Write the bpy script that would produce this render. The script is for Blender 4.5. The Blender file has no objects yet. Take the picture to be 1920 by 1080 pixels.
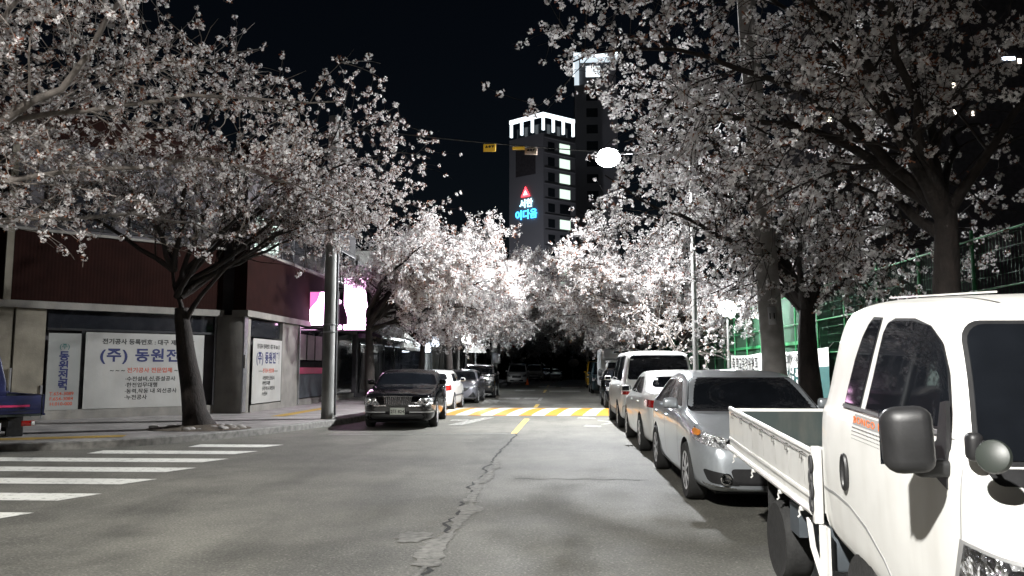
import bpy, bmesh, math, random
import numpy as np
from mathutils import Vector, Matrix
from mathutils.bvhtree import BVHTree

S = bpy.context.scene
COL = S.collection
R = math.radians

# ------------------------------------------------------------------ materials
def nodes_of(name):
    m = bpy.data.materials.new(name); m.use_nodes = True
    nt = m.node_tree
    return m, nt, nt.nodes['Principled BSDF']

def pm(name, col, rough=0.5, metal=0.0, var=0.12, scale=6.0, bump=0.0, bscale=60.0, coat=0.0, spec=0.5, dirt=0.0, stretch=(1, 1, 1)):
    """procedural principled material: colour broken up by noise, optional bump, optional streaky dirt"""
    m, nt, b = nodes_of(name)
    N = nt.nodes.new; L = nt.links.new
    tc = N('ShaderNodeTexCoord'); mp = N('ShaderNodeMapping'); mp.inputs['Scale'].default_value = stretch
    L(tc.outputs['Object'], mp.inputs['Vector'])
    n = N('ShaderNodeTexNoise'); n.inputs['Scale'].default_value = scale; n.inputs['Detail'].default_value = 6
    L(mp.outputs['Vector'], n.inputs['Vector'])
    cr = N('ShaderNodeValToRGB')
    c = Vector(col)
    lo = [max(0, x * (1 - var)) for x in c]; hi = [min(1, x * (1 + var)) for x in c]
    cr.color_ramp.elements[0].color = (*lo, 1); cr.color_ramp.elements[0].position = .3
    cr.color_ramp.elements[1].color = (*hi, 1); cr.color_ramp.elements[1].position = .7
    L(n.outputs['Fac'], cr.inputs['Fac'])
    out = cr.outputs['Color']
    if dirt > 0:
        n2 = N('ShaderNodeTexNoise'); n2.inputs['Scale'].default_value = 3.0; n2.inputs['Detail'].default_value = 8
        mp2 = N('ShaderNodeMapping'); mp2.inputs['Scale'].default_value = (2, 2, .5)
        L(tc.outputs['Object'], mp2.inputs['Vector']); L(mp2.outputs['Vector'], n2.inputs['Vector'])
        r2 = N('ShaderNodeValToRGB'); r2.color_ramp.elements[0].position = .48; r2.color_ramp.elements[1].position = .75
        L(n2.outputs['Fac'], r2.inputs['Fac'])
        mx = N('ShaderNodeMixRGB'); mx.inputs['Color2'].default_value = (.25, .22, .18, 1)
        mul = N('ShaderNodeMath'); mul.operation = 'MULTIPLY'; mul.inputs[1].default_value = dirt
        L(r2.outputs['Color'], mul.inputs[0]); L(mul.outputs[0], mx.inputs['Fac']); L(out, mx.inputs['Color1'])
        out = mx.outputs['Color']
    L(out, b.inputs['Base Color'])
    b.inputs['Roughness'].default_value = rough; b.inputs['Metallic'].default_value = metal
    b.inputs['Coat Weight'].default_value = coat; b.inputs['Coat Roughness'].default_value = .04
    b.inputs['Specular IOR Level'].default_value = spec
    if bump > 0:
        n3 = N('ShaderNodeTexNoise'); n3.inputs['Scale'].default_value = bscale; n3.inputs['Detail'].default_value = 5
        L(mp.outputs['Vector'], n3.inputs['Vector'])
        bp = N('ShaderNodeBump'); bp.inputs['Strength'].default_value = bump; bp.inputs['Distance'].default_value = .02
        L(n3.outputs['Fac'], bp.inputs['Height']); L(bp.outputs['Normal'], b.inputs['Normal'])
    return m

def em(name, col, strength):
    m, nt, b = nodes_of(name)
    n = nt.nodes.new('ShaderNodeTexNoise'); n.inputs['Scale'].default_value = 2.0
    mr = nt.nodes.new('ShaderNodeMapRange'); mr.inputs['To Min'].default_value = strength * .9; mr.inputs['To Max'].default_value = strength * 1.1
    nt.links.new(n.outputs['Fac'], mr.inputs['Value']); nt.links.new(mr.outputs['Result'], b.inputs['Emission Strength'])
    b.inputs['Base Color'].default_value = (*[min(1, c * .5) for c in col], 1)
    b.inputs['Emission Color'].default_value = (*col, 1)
    return m

def asphalt():
    m, nt, b = nodes_of('asphalt'); N = nt.nodes.new; L = nt.links.new
    tc = N('ShaderNodeTexCoord')
    n1 = N('ShaderNodeTexNoise'); n1.inputs['Scale'].default_value = .35; n1.inputs['Detail'].default_value = 5
    n2 = N('ShaderNodeTexNoise'); n2.inputs['Scale'].default_value = 45; n2.inputs['Detail'].default_value = 4
    v = N('ShaderNodeTexVoronoi'); v.inputs['Scale'].default_value = 75
    n4 = N('ShaderNodeTexNoise'); n4.inputs['Scale'].default_value = 1.6; n4.inputs['Detail'].default_value = 8; n4.inputs['Roughness'].default_value = .7
    for x in (n1, n2, v, n4): L(tc.outputs['Object'], x.inputs['Vector'])
    c1 = N('ShaderNodeValToRGB'); c1.color_ramp.elements[0].color = (.078, .076, .067, 1); c1.color_ramp.elements[1].color = (.130, .1255, .108, 1)
    c1.color_ramp.elements[0].position = .35; c1.color_ramp.elements[1].position = .65
    L(n1.outputs['Fac'], c1.inputs['Fac'])
    m1 = N('ShaderNodeMixRGB'); m1.blend_type = 'OVERLAY'; m1.inputs['Fac'].default_value = .95
    L(c1.outputs['Color'], m1.inputs['Color1']); L(n2.outputs['Fac'], m1.inputs['Color2'])
    m2 = N('ShaderNodeMixRGB'); m2.blend_type = 'OVERLAY'; m2.inputs['Fac'].default_value = .5
    L(m1.outputs['Color'], m2.inputs['Color1']); L(n4.outputs['Fac'], m2.inputs['Color2'])
    # pale stone grains showing in the worn surface
    gr = N('ShaderNodeValToRGB'); gr.color_ramp.elements[0].position = .88; gr.color_ramp.elements[1].position = 1.0
    sep = N('ShaderNodeSeparateColor'); L(v.outputs['Color'], sep.inputs['Color']); L(sep.outputs['Red'], gr.inputs['Fac'])
    m3 = N('ShaderNodeMixRGB'); m3.inputs['Color2'].default_value = (.30, .29, .26, 1)
    mu = N('ShaderNodeMath'); mu.operation = 'MULTIPLY'; mu.inputs[1].default_value = .42
    L(gr.outputs['Color'], mu.inputs[0]); L(mu.outputs[0], m3.inputs['Fac']); L(m2.outputs['Color'], m3.inputs['Color1'])
    L(m3.outputs['Color'], b.inputs['Base Color'])
    # darker oil and tyre stains along the lanes
    mp = N('ShaderNodeMapping'); mp.inputs['Scale'].default_value = (.9, .16, 1); L(tc.outputs['Object'], mp.inputs['Vector'])
    n5 = N('ShaderNodeTexNoise'); n5.inputs['Scale'].default_value = 1.3; n5.inputs['Detail'].default_value = 7; L(mp.outputs['Vector'], n5.inputs['Vector'])
    r5 = N('ShaderNodeValToRGB'); r5.color_ramp.elements[0].position = .50; r5.color_ramp.elements[1].position = .72; L(n5.outputs['Fac'], r5.inputs['Fac'])
    m5 = N('ShaderNodeMixRGB'); m5.blend_type = 'MULTIPLY'; m5.inputs['Color2'].default_value = (.62, .62, .62, 1); L(r5.outputs['Color'], m5.inputs['Fac']); L(m3.outputs['Color'], m5.inputs['Color1'])
    L(m5.outputs['Color'], b.inputs['Base Color'])
    b.inputs['Roughness'].default_value = .75; b.inputs['Specular IOR Level'].default_value = .3
    bp = N('ShaderNodeBump'); bp.inputs['Strength'].default_value = .5; bp.inputs['Distance'].default_value = .012
    L(n2.outputs['Fac'], bp.inputs['Height']); L(bp.outputs['Normal'], b.inputs['Normal'])
    return m

def pavers(name, ca, cb, scale, mortar=(.10, .10, .10)):
    m, nt, b = nodes_of(name); N = nt.nodes.new; L = nt.links.new
    tc = N('ShaderNodeTexCoord'); br = N('ShaderNodeTexBrick'); br.inputs['Scale'].default_value = scale
    br.inputs['Color1'].default_value = (*ca, 1); br.inputs['Color2'].default_value = (*cb, 1); br.inputs['Mortar'].default_value = (*mortar, 1)
    br.inputs['Mortar Size'].default_value = .012
    L(tc.outputs['Object'], br.inputs['Vector'])
    n = N('ShaderNodeTexNoise'); n.inputs['Scale'].default_value = 1.5; n.inputs['Detail'].default_value = 8
    L(tc.outputs['Object'], n.inputs['Vector'])
    mx = N('ShaderNodeMixRGB'); mx.blend_type = 'OVERLAY'; mx.inputs['Fac'].default_value = .7
    L(br.outputs['Color'], mx.inputs['Color1']); L(n.outputs['Fac'], mx.inputs['Color2'])
    L(mx.outputs['Color'], b.inputs['Base Color']); b.inputs['Roughness'].default_value = .85
    bp = N('ShaderNodeBump'); bp.inputs['Strength'].default_value = .4; bp.inputs['Distance'].default_value = .01
    L(br.outputs['Fac'], bp.inputs['Height']); bp.invert = True; L(bp.outputs['Normal'], b.inputs['Normal'])
    return m

def ribbed(name, ca, cb, scale=7.0, strength=.8):
    """ribbed facing tile: vertical ribs, colour varying tile to tile"""
    m, nt, b = nodes_of(name); N = nt.nodes.new; L = nt.links.new
    tc = N('ShaderNodeTexCoord'); mp = N('ShaderNodeMapping'); mp.inputs['Rotation'].default_value = (0, 0, R(20))
    L(tc.outputs['Object'], mp.inputs['Vector'])
    w = N('ShaderNodeTexWave'); w.bands_direction = 'X'; w.inputs['Scale'].default_value = scale; w.inputs['Distortion'].default_value = .3
    L(mp.outputs['Vector'], w.inputs['Vector'])
    n = N('ShaderNodeTexNoise'); n.inputs['Scale'].default_value = 2.2; n.inputs['Detail'].default_value = 8
    L(tc.outputs['Object'], n.inputs['Vector'])
    cr = N('ShaderNodeValToRGB'); cr.color_ramp.elements[0].color = (*ca, 1); cr.color_ramp.elements[1].color = (*cb, 1)
    cr.color_ramp.elements[0].position = .3; cr.color_ramp.elements[1].position = .7
    L(n.outputs['Fac'], cr.inputs['Fac'])
    mx = N('ShaderNodeMixRGB'); mx.blend_type = 'MULTIPLY'; mx.inputs['Fac'].default_value = .12
    L(cr.outputs['Color'], mx.inputs['Color1']); L(w.outputs['Color'], mx.inputs['Color2'])
    L(mx.outputs['Color'], b.inputs['Base Color']); b.inputs['Roughness'].default_value = .95; b.inputs['Specular IOR Level'].default_value = .08
    bp = N('ShaderNodeBump'); bp.inputs['Strength'].default_value = strength; bp.inputs['Distance'].default_value = .02
    L(w.outputs['Fac'], bp.inputs['Height']); L(bp.outputs['Normal'], b.inputs['Normal'])
    return m

def worn_paint(name, col, road=(.095, .093, .084), lo=.38, hi=.52, scale=9, stripe=None):
    """road paint worn through to the asphalt in flecks; stripe = (angle, pitch, second colour)"""
    m, nt, b = nodes_of(name); N = nt.nodes.new; L = nt.links.new
    tc = N('ShaderNodeTexCoord')
    n = N('ShaderNodeTexNoise'); n.inputs['Scale'].default_value = scale; n.inputs['Detail'].default_value = 9; n.inputs['Roughness'].default_value = .75
    L(tc.outputs['Object'], n.inputs['Vector'])
    cr = N('ShaderNodeValToRGB'); cr.color_ramp.elements[0].position = lo; cr.color_ramp.elements[1].position = hi
    L(n.outputs['Fac'], cr.inputs['Fac'])
    mx = N('ShaderNodeMixRGB'); mx.inputs['Color1'].default_value = (*road, 1); mx.inputs['Color2'].default_value = (*col, 1)
    L(cr.outputs['Color'], mx.inputs['Fac'])
    if stripe:
        mp = N('ShaderNodeMapping'); mp.inputs['Rotation'].default_value = (0, 0, stripe[0])
        L(tc.outputs['Object'], mp.inputs['Vector'])
        sx = N('ShaderNodeSeparateXYZ'); L(mp.outputs['Vector'], sx.inputs['Vector'])
        pp = N('ShaderNodeMath'); pp.operation = 'DIVIDE'; pp.inputs[1].default_value = stripe[1]; L(sx.outputs['X'], pp.inputs[0])
        fr = N('ShaderNodeMath'); fr.operation = 'FRACT'; L(pp.outputs[0], fr.inputs[0])
        gt = N('ShaderNodeMath'); gt.operation = 'GREATER_THAN'; gt.inputs[1].default_value = .5; L(fr.outputs[0], gt.inputs[0])
        m2 = N('ShaderNodeMixRGB'); m2.inputs['Color1'].default_value = (*col, 1); m2.inputs['Color2'].default_value = (*stripe[2], 1)
        L(gt.outputs[0], m2.inputs['Fac']); L(m2.outputs['Color'], mx.inputs['Color2'])
    L(mx.outputs['Color'], b.inputs['Base Color']); b.inputs['Roughness'].default_value = .6
    return m

def facets(name, lo=.35, hi=.85):
    """lamp optics behind clear glass: sparkle painted into the colour as random bright and dark facets"""
    m, nt, b = nodes_of(name); N = nt.nodes.new; L = nt.links.new
    tc = N('ShaderNodeTexCoord'); v = N('ShaderNodeTexVoronoi'); v.inputs['Scale'].default_value = 22
    v2 = N('ShaderNodeTexVoronoi'); v2.inputs['Scale'].default_value = 42
    L(tc.outputs['Object'], v.inputs['Vector']); L(tc.outputs['Object'], v2.inputs['Vector'])
    s = N('ShaderNodeSeparateColor'); L(v.outputs['Color'], s.inputs['Color'])
    cr = N('ShaderNodeValToRGB'); cr.color_ramp.elements[0].color = (.05, .05, .055, 1); cr.color_ramp.elements[1].color = (.85, .86, .88, 1)
    cr.color_ramp.elements[0].position = lo; cr.color_ramp.elements[1].position = hi
    L(s.outputs['Green'], cr.inputs['Fac']); L(cr.outputs['Color'], b.inputs['Base Color'])
    bp = N('ShaderNodeBump'); bp.inputs['Strength'].default_value = .9; bp.inputs['Distance'].default_value = .03
    L(v2.outputs['Distance'], bp.inputs['Height']); L(bp.outputs['Normal'], b.inputs['Normal'])
    b.inputs['Metallic'].default_value = .7; b.inputs['Roughness'].default_value = .2; b.inputs['Coat Weight'].default_value = 1; b.inputs['Coat Roughness'].default_value = .02
    return m

def petal_mat(name, ca, cb, trans=.45):
    m = bpy.data.materials.new(name); m.use_nodes = True; nt = m.node_tree; nt.nodes.clear()
    N = nt.nodes.new; L = nt.links.new
    g = N('ShaderNodeNewGeometry'); cr = N('ShaderNodeValToRGB')
    cr.color_ramp.elements[0].color = (*ca, 1); cr.color_ramp.elements[1].color = (*cb, 1)
    L(g.outputs['Random Per Island'], cr.inputs['Fac'])
    d = N('ShaderNodeBsdfDiffuse'); t = N('ShaderNodeBsdfTranslucent'); mx = N('ShaderNodeMixShader'); mx.inputs['Fac'].default_value = trans
    L(cr.outputs['Color'], d.inputs['Color']); L(cr.outputs['Color'], t.inputs['Color'])
    o = N('ShaderNodeOutputMaterial'); L(d.outputs[0], mx.inputs[1]); L(t.outputs[0], mx.inputs[2]); L(mx.outputs[0], o.inputs['Surface'])
    return m

M = {}
def mats():
    M['asphalt'] = asphalt()
    M['soil'] = pm('soil', (.06, .045, .03), .95, var=.4, scale=8, bump=.6, bscale=30)
    M['sidewalk'] = pavers('sidewalk_pavers', (.25, .235, .225), (.18, .168, .16), 3.2)
    M['kerb'] = pm('kerb_stone', (.17, .165, .155), .85, var=.35, scale=9, bump=.3, bscale=40)
    M['tactile'] = pavers('tactile_yellow', (.34, .22, .03), (.28, .18, .03), 6.5, (.12, .09, .03))
    M['white_line'] = worn_paint('white_road_paint', (.62, .62, .58), lo=.33, hi=.47)
    M['faint_line'] = worn_paint('faded_white_road_paint', (.42, .42, .38), lo=.46, hi=.62)
    M['ghost_line'] = worn_paint('nearly_gone_road_paint', (.20, .20, .175), lo=.48, hi=.66)
    M['yellow_line'] = worn_paint('yellow_road_paint', (.55, .37, .06), lo=.36, hi=.52)
    M['hump'] = worn_paint('hump_paint', (.50, .48, .42), lo=.3, hi=.42, scale=5, stripe=(R(9), .80, (.42, .17, .018)))
    M['crack_pale'] = pm('broken_asphalt_pale', (.15, .147, .135), .9, var=.35, scale=14, bump=.5, bscale=50)
    M['crack_dark'] = pm('broken_asphalt_dark', (.018, .018, .018), .95, var=.3, scale=20)
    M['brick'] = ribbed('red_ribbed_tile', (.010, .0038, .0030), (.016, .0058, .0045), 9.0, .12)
    M['concrete'] = pm('grey_render', (.16, .152, .138), .85, var=.22, scale=2.5, bump=.25, bscale=25, dirt=.25)
    M['beige'] = pm('beige_render', (.15, .135, .105), .85, var=.2, scale=3, bump=.2, bscale=30, dirt=.3)
    M['pale_wall'] = pm('pale_wall', (.55, .55, .52), .85, var=.12, scale=1.5, bump=.15, bscale=20, dirt=.2)
    M['dark_wall'] = pm('dark_wall', (.05, .045, .05), .8, var=.3, scale=2, bump=.2, bscale=20)
    M['dark_frame'] = pm('dark_metal_frame', (.03, .03, .032), .4, .6, var=.2)
    M['alu'] = pm('aluminium', (.45, .45, .46), .35, .9, var=.12, scale=12)
    M['steel'] = pm('galvanised_steel', (.19, .19, .18), .55, .35, var=.25, scale=7, stretch=(1, 1, .2))
    M['conc_pole'] = pm('concrete_pole', (.27, .255, .24), .8, var=.25, scale=5, bump=.2, bscale=30)
    M['dglass'] = pm('dark_window_glass', (.012, .013, .016), .06, var=.2, spec=.6)
    M['lit_glass'] = em('lit_window', (.75, .95, .85), .35)
    M['tower_glass'] = em('tower_lit_window', (.75, .95, .80), 1.1)
    M['tower_dark'] = pm('tower_dark_window', (.02, .025, .03), .15, var=.3)
    M['tower_wall'] = pm('tower_wall', (.20, .20, .22), .8, var=.08, scale=.1)
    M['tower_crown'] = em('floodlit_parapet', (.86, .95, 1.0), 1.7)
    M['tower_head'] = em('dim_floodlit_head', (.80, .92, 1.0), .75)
    M['neon_red'] = em('red_sign_light', (1, .05, .07), 4.0)
    M['neon_white'] = em('white_sign_light', (1, .75, .75), 3.0)
    M['neon_blue'] = em('blue_sign_light', (.05, .45, 1.0), 4.0)
    M['neon_cyan'] = em('cyan_sign_light', (.45, .85, 1.0), 3.0)
    M['pink_box'] = em('pink_white_lightbox', (1, .55, .90), 9.0)
    M['pink_soft'] = em('pink_lightbox_print', (1, .22, .62), 1.1)
    M['violet'] = pm('violet_print', (.12, .05, .12), .5, var=.3)
    M['magenta'] = pm('magenta_film', (.45, .02, .10), .5, var=.1)
    M['shop_lamp'] = em('small_lit_sign', (.75, .85, 1.0), 7.0)
    M['white_sheet'] = pm('white_vinyl_sheet', (.29, .286, .27), .5, var=.12, scale=1.2, bump=.5, bscale=2.2, dirt=.22)
    M['side_sheet'] = pm('grey_vinyl_sheet', (.20, .205, .195), .6, var=.08, scale=2, dirt=.2)
    M['ink_blue'] = pm('ink_blue', (.004, .009, .075), .6, var=.1)
    M['ink_black'] = pm('ink_black', (.012, .012, .012), .6, var=.1)
    M['ink_red'] = pm('ink_red', (.36, .06, .03), .6, var=.1)
    M['ink_teal'] = pm('ink_teal', (.025, .095, .09), .6, var=.1)
    M['ink_white'] = pm('ink_white', (.75, .75, .72), .6, var=.05)
    M['ink_orange'] = pm('ink_orange', (.75, .16, .02), .5, var=.15, scale=60)
    M['ink_grey'] = pm('ink_grey', (.25, .25, .25), .5, var=.1)
    M['bark'] = pm('cherry_bark', (.017, .0125, .0105), .9, var=.45, scale=9, bump=.9, bscale=26, stretch=(1, 1, .5))
    M['bark_pale_lit'] = pm('pale_lit_cherry_bark', (.17, .15, .135), .85, var=.4, scale=9, bump=.7, bscale=26, stretch=(1, 1, .5))  # lamplight on the near tree's limbs put into a paler bark colour
    M['petal'] = petal_mat('cherry_petals', (.66, .625, .62), (.80, .785, .775), .5)
    M['bud'] = petal_mat('cherry_buds_and_stalks', (.11, .04, .028), (.20, .10, .06), .2)
    M['leaf'] = petal_mat('dark_evergreen_leaves', (.012, .022, .012), (.03, .045, .022), .2)
    M['green'] = pm('green_paint', (.015, .16, .05), .45, var=.15)
    M['green_wire'] = pm('green_coated_wire', (.012, .11, .04), .5, var=.15)
    M['screen'] = pm('green_screen_sheet', (.005, .042, .016), .8, var=.25, scale=2.0, bump=.3, bscale=14, stretch=(1, 1, .3))
    M['yellow_sign'] = em('yellow_sign_face', (.85, .50, .04), .18)  # faint glow put into the yellow; the hanging plate is no lamp
    M['pale_sign'] = pm('pale_sign_face', (.45, .35, .28), .6, var=.1)
    M['led'] = em('led_lens', (.95, .98, 1.0), 60.0)
    M['globe'] = em('frosted_globe', (.88, .96, 1.0), 160.0)
    M['tiny_lamp'] = em('far_lamp', (1, .9, .75), 12.0)
    M['lamp_body'] = pm('lamp_housing', (.12, .12, .125), .5, .5, var=.1)
    # vehicles
    M['white_paint'] = pm('white_car_paint', (.78, .78, .76), .28, var=.03, scale=3, coat=.6)
    M['truck_paint'] = pm('white_truck_paint', (.64, .635, .615), .35, var=.05, scale=4, coat=.4, dirt=.20)
    M['silver_paint'] = pm('silver_car_paint', (.42, .45, .48), .30, .55, var=.04, scale=30, coat=.8)
    M['grey_paint'] = pm('grey_car_paint', (.22, .22, .25), .28, .5, var=.05, scale=30, coat=.8)
    M['black_paint'] = pm('black_car_paint', (.004, .004, .005), .05, .0, var=.1, scale=20, coat=.08, spec=.2)
    M['suv_paint'] = pm('dark_grey_suv_paint', (.045, .045, .045), .22, .4, var=.1, scale=20, coat=1.0)
    M['yellow_paint'] = pm('yellow_van_paint', (.62, .33, .02), .3, var=.05, coat=.6)
    M['blue_paint'] = pm('blue_truck_paint', (.006, .009, .05), .4, var=.15, scale=5, coat=.3)
    M['teal_paint'] = pm('teal_van_paint', (.025, .05, .06), .3, .2, var=.05, coat=.6)
    M['cladding'] = pm('grey_lower_cladding', (.10, .10, .105), .55, var=.15)
    M['rubber'] = pm('tyre_rubber', (.018, .018, .018), .85, var=.3, scale=20, bump=.2)
    M['blackplastic'] = pm('black_plastic', (.014, .014, .015), .48, var=.3, scale=12, bump=.03, bscale=90)
    M['chassis'] = pm('chassis_black', (.02, .02, .022), .7, var=.3)
    M['bedliner'] = pm('bed_grey_green', (.030, .042, .041), .6, var=.15, scale=4, dirt=.2)
    M['tank'] = pm('dark_grey_tank', (.06, .07, .08), .6, var=.2)
    M['rim'] = pm('alloy_rim', (.60, .60, .61), .35, .35, var=.08)
    M['rim_dull'] = pm('dull_steel_rim', (.38, .38, .39), .5, .4, var=.2, scale=12)
    M['chrome'] = pm('chrome', (.75, .75, .76), .10, 1.0, var=.05)
    M['lampglass'] = facets('headlamp_glass', .0, .5); M['lampglass_dark'] = facets('dark_headlamp_glass')
    M['amber'] = pm('amber_lens', (.60, .20, .02), .15, .1, var=.2, scale=40, coat=1.0)
    M['redlens'] = pm('red_lens', (.36, .010, .008), .12, .1, var=.3, scale=30, coat=1.0)
    M['carglass'] = pm('car_glass', (.006, .007, .009), .03, var=.2, spec=.32)
    M['plate_white'] = pm('plate_white', (.55, .56, .54), .5, var=.05)
    M['plate_green'] = pm('plate_green', (.55, .58, .52), .5, var=.05)
    M['box_panel'] = pm('white_box_panel', (.55, .56, .57), .45, var=.06, scale=2, dirt=.15)
    M['mirror_grey'] = pm('grey_mirror_back', (.025, .030, .026), .45, var=.1)
    M['cone'] = pm('orange_cone', (.65, .10, .01), .5, var=.1)

# ------------------------------------------------------------------ mesh helpers
class MB:
    """collects shapes into one bmesh; build() links it as ONE object"""
    def __init__(s): s.bm = bmesh.new(); s.mi = 0
    def _mark(s, faces):
        for f in faces: f.material_index = s.mi
    def box(s, c, size, rot=None, bev=0.0, seg=2):
        r = bmesh.ops.create_cube(s.bm, size=1.0)
        vs = r['verts']
        mt = Matrix.Translation(Vector(c)) @ (rot.to_4x4() if rot else Matrix.Identity(4)) @ Matrix.Diagonal((*size, 1))
        bmesh.ops.transform(s.bm, matrix=mt, verts=vs)
        fs = set(f for v in vs for f in v.link_faces)
        if bev > 0:
            es = list(set(e for v in vs for e in v.link_edges))
            o = bmesh.ops.bevel(s.bm, geom=es, offset=bev, segments=seg, profile=.5, affect='EDGES')
            fs = set(f for f in fs if f.is_valid) | set(o['faces'])
        s._mark(fs); return s
    def bx(s, x0, x1, y0, y1, z0, z1, bev=0.0, seg=2):
        return s.box(((x0 + x1) / 2, (y0 + y1) / 2, (z0 + z1) / 2), (abs(x1 - x0), abs(y1 - y0), abs(z1 - z0)), None, bev, seg)
    def poly(s, pts):
        f = s.bm.faces.new([s.bm.verts.new(p) for p in pts]); f.material_index = s.mi; return s
    def prism(s, pts, vec):
        """closed prism from a planar polygon pushed along vec"""
        a = [s.bm.verts.new(p) for p in pts]; v = Vector(vec); b = [s.bm.verts.new(Vector(p) + v) for p in pts]
        fs = [s.bm.faces.new(a), s.bm.faces.new(list(reversed(b)))]
        n = len(a)
        for i in range(n):
            fs.append(s.bm.faces.new([a[i], b[i], b[(i + 1) % n], a[(i + 1) % n]]))
        s._mark(fs); bmesh.ops.recalc_face_normals(s.bm, faces=fs); return s
    def tube(s, pts, rad, n=10, cap=True):
        pts = [Vector(p) for p in pts]
        if not isinstance(rad, (list, tuple)): rad = [rad] * len(pts)
        rings = []; up = None
        for i, p in enumerate(pts):
            d = (pts[min(i + 1, len(pts) - 1)] - pts[max(i - 1, 0)]).normalized()
            if up is None: up = Vector((0, 0, 1)) if abs(d.z) < .9 else Vector((1, 0, 0))
            a = d.cross(up).normalized(); b = a.cross(d).normalized(); up = b
            rings.append([s.bm.verts.new(p + (a * math.cos(t) + b * math.sin(t)) * rad[i]) for t in [2 * math.pi * k / n for k in range(n)]])
        fs = []
        for i in range(len(rings) - 1):
            for k in range(n):
                fs.append(s.bm.faces.new([rings[i][k], rings[i][(k + 1) % n], rings[i + 1][(k + 1) % n], rings[i + 1][k]]))
        if cap:
            fs.append(s.bm.faces.new(list(reversed(rings[0])))); fs.append(s.bm.faces.new(rings[-1]))
        s._mark(fs); return s
    def lathe(s, prof, axis='z', origin=(0, 0, 0), n=24):
        """prof: (r, h) pairs turned about an axis through origin"""
        o = Vector(origin); rings = []
        for r, h in prof:
            ring = []
            for k in range(n):
                t = 2 * math.pi * k / n; c, d = math.cos(t) * r, math.sin(t) * r
                p = {'z': (c, d, h), 'x': (h, c, d), 'y': (c, h, d)}[axis]
                ring.append(s.bm.verts.new(o + Vector(p)))
            rings.append(ring)
        fs = []
        for i in range(len(rings) - 1):
            for k in range(n):
                fs.append(s.bm.faces.new([rings[i][k], rings[i][(k + 1) % n], rings[i + 1][(k + 1) % n], rings[i + 1][k]]))
        for ring in (rings[0], rings[-1]):
            fs.append(s.bm.faces.new(ring))
        s._mark(fs); bmesh.ops.recalc_face_normals(s.bm, faces=fs); return s
    def sphere(s, c, r, seg=20, scale=(1, 1, 1)):
        o = bmesh.ops.create_uvsphere(s.bm, u_segments=seg, v_segments=max(6, seg // 2), radius=r)
        bmesh.ops.transform(s.bm, matrix=Matrix.Translation(Vector(c)) @ Matrix.Diagonal((*scale, 1)), verts=o['verts'])
        s._mark(set(f for v in o['verts'] for f in v.link_faces)); return s
    def grid(s, P):
        """P[i][j] points -> quads"""
        vs = [[s.bm.verts.new(p) for p in row] for row in P]; fs = []
        for i in range(len(vs) - 1):
            for j in range(len(vs[0]) - 1):
                fs.append(s.bm.faces.new([vs[i][j], vs[i][j + 1], vs[i + 1][j + 1], vs[i + 1][j]]))
        s._mark(fs); return s
    def build(s, name, mat, parent=None, smooth=35, fn=None, loc=None):
        me = bpy.data.meshes.new(name)
        if fn:
            for v in s.bm.verts: v.co = fn(v.co)
        s.bm.to_mesh(me); s.bm.free()
        return link(name, me, mat, parent, smooth, loc)

def link(name, me, mat, parent=None, smooth=None, loc=None):
    for m in (mat if isinstance(mat, (list, tuple)) else [mat]):
        if len(me.materials) < (len(mat) if isinstance(mat, (list, tuple)) else 1): me.materials.append(M[m] if isinstance(m, str) else m)
    if smooth:
        me.polygons.foreach_set('use_smooth', [True] * len(me.polygons))
        me.set_sharp_from_angle(angle=R(smooth))
    o = bpy.data.objects.new(name, me); COL.objects.link(o)
    if parent is not None: o.parent = parent
    if loc: o.location = loc
    return o

def tag(o, label=None, cat=None, group=None, kind=None):
    if label: o['label'] = label
    if cat: o['category'] = cat
    if group: o['group'] = group
    if kind: o['kind'] = kind
    return o

def empty(name, loc=(0, 0, 0), rz=0.0, label=None, cat=None, group=None):
    o = bpy.data.objects.new(name, None); COL.objects.link(o); o.location = loc; o.rotation_euler = (0, 0, rz)
    o.empty_display_size = .2
    return tag(o, label, cat, group)

def copy_tree(o, parent=None):
    c = o.copy(); COL.objects.link(c); c.parent = parent
    for ch in list(o.children): copy_tree(ch, c)
    return c

def text_obj(name, body, size, mat, origin, right, up, parent=None, bold=0.0, align='CENTER', depth=.003, wide=1.0, spacing=1.0):
    """flat raised lettering on a plane: origin = baseline anchor"""
    cu = bpy.data.curves.new('t', 'FONT'); cu.body = body; cu.size = size; cu.extrude = depth; cu.offset = bold
    cu.align_x = align; cu.resolution_u = 3; cu.space_character = spacing
    ob = bpy.data.objects.new('t', cu); COL.objects.link(ob)
    bpy.context.view_layer.update()
    me = bpy.data.meshes.new_from_object(ob.evaluated_get(bpy.context.evaluated_depsgraph_get()))
    bpy.data.objects.remove(ob); bpy.data.curves.remove(cu)
    r = Vector(right).normalized(); u = Vector(up).normalized(); n = r.cross(u)
    mt = Matrix((r * wide, u, n)).transposed().to_4x4(); mt.translation = Vector(origin)
    me.transform(mt); me.materials.clear()
    return link(name, me, mat, parent)

def pchip(xs, ys, q):
    xs = np.array(xs, float); ys = np.array(ys, float); q = np.clip(np.array(q, float), xs[0], xs[-1])
    h = np.diff(xs); d = np.diff(ys) / h; m = np.zeros(len(xs)); m[0], m[-1] = d[0], d[-1]
    for i in range(1, len(xs) - 1):
        if d[i - 1] * d[i] > 0:
            w1, w2 = 2 * h[i] + h[i - 1], h[i] + 2 * h[i - 1]
            m[i] = (w1 + w2) / (w1 / d[i - 1] + w2 / d[i])
    k = np.clip(np.searchsorted(xs, q) - 1, 0, len(h) - 1); t = (q - xs[k]) / h[k]
    return (2*t**3-3*t**2+1)*ys[k] + (t**3-2*t**2+t)*h[k]*m[k] + (-2*t**3+3*t**2)*ys[k+1] + (t**3-t**2)*h[k]*m[k+1]

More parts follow.
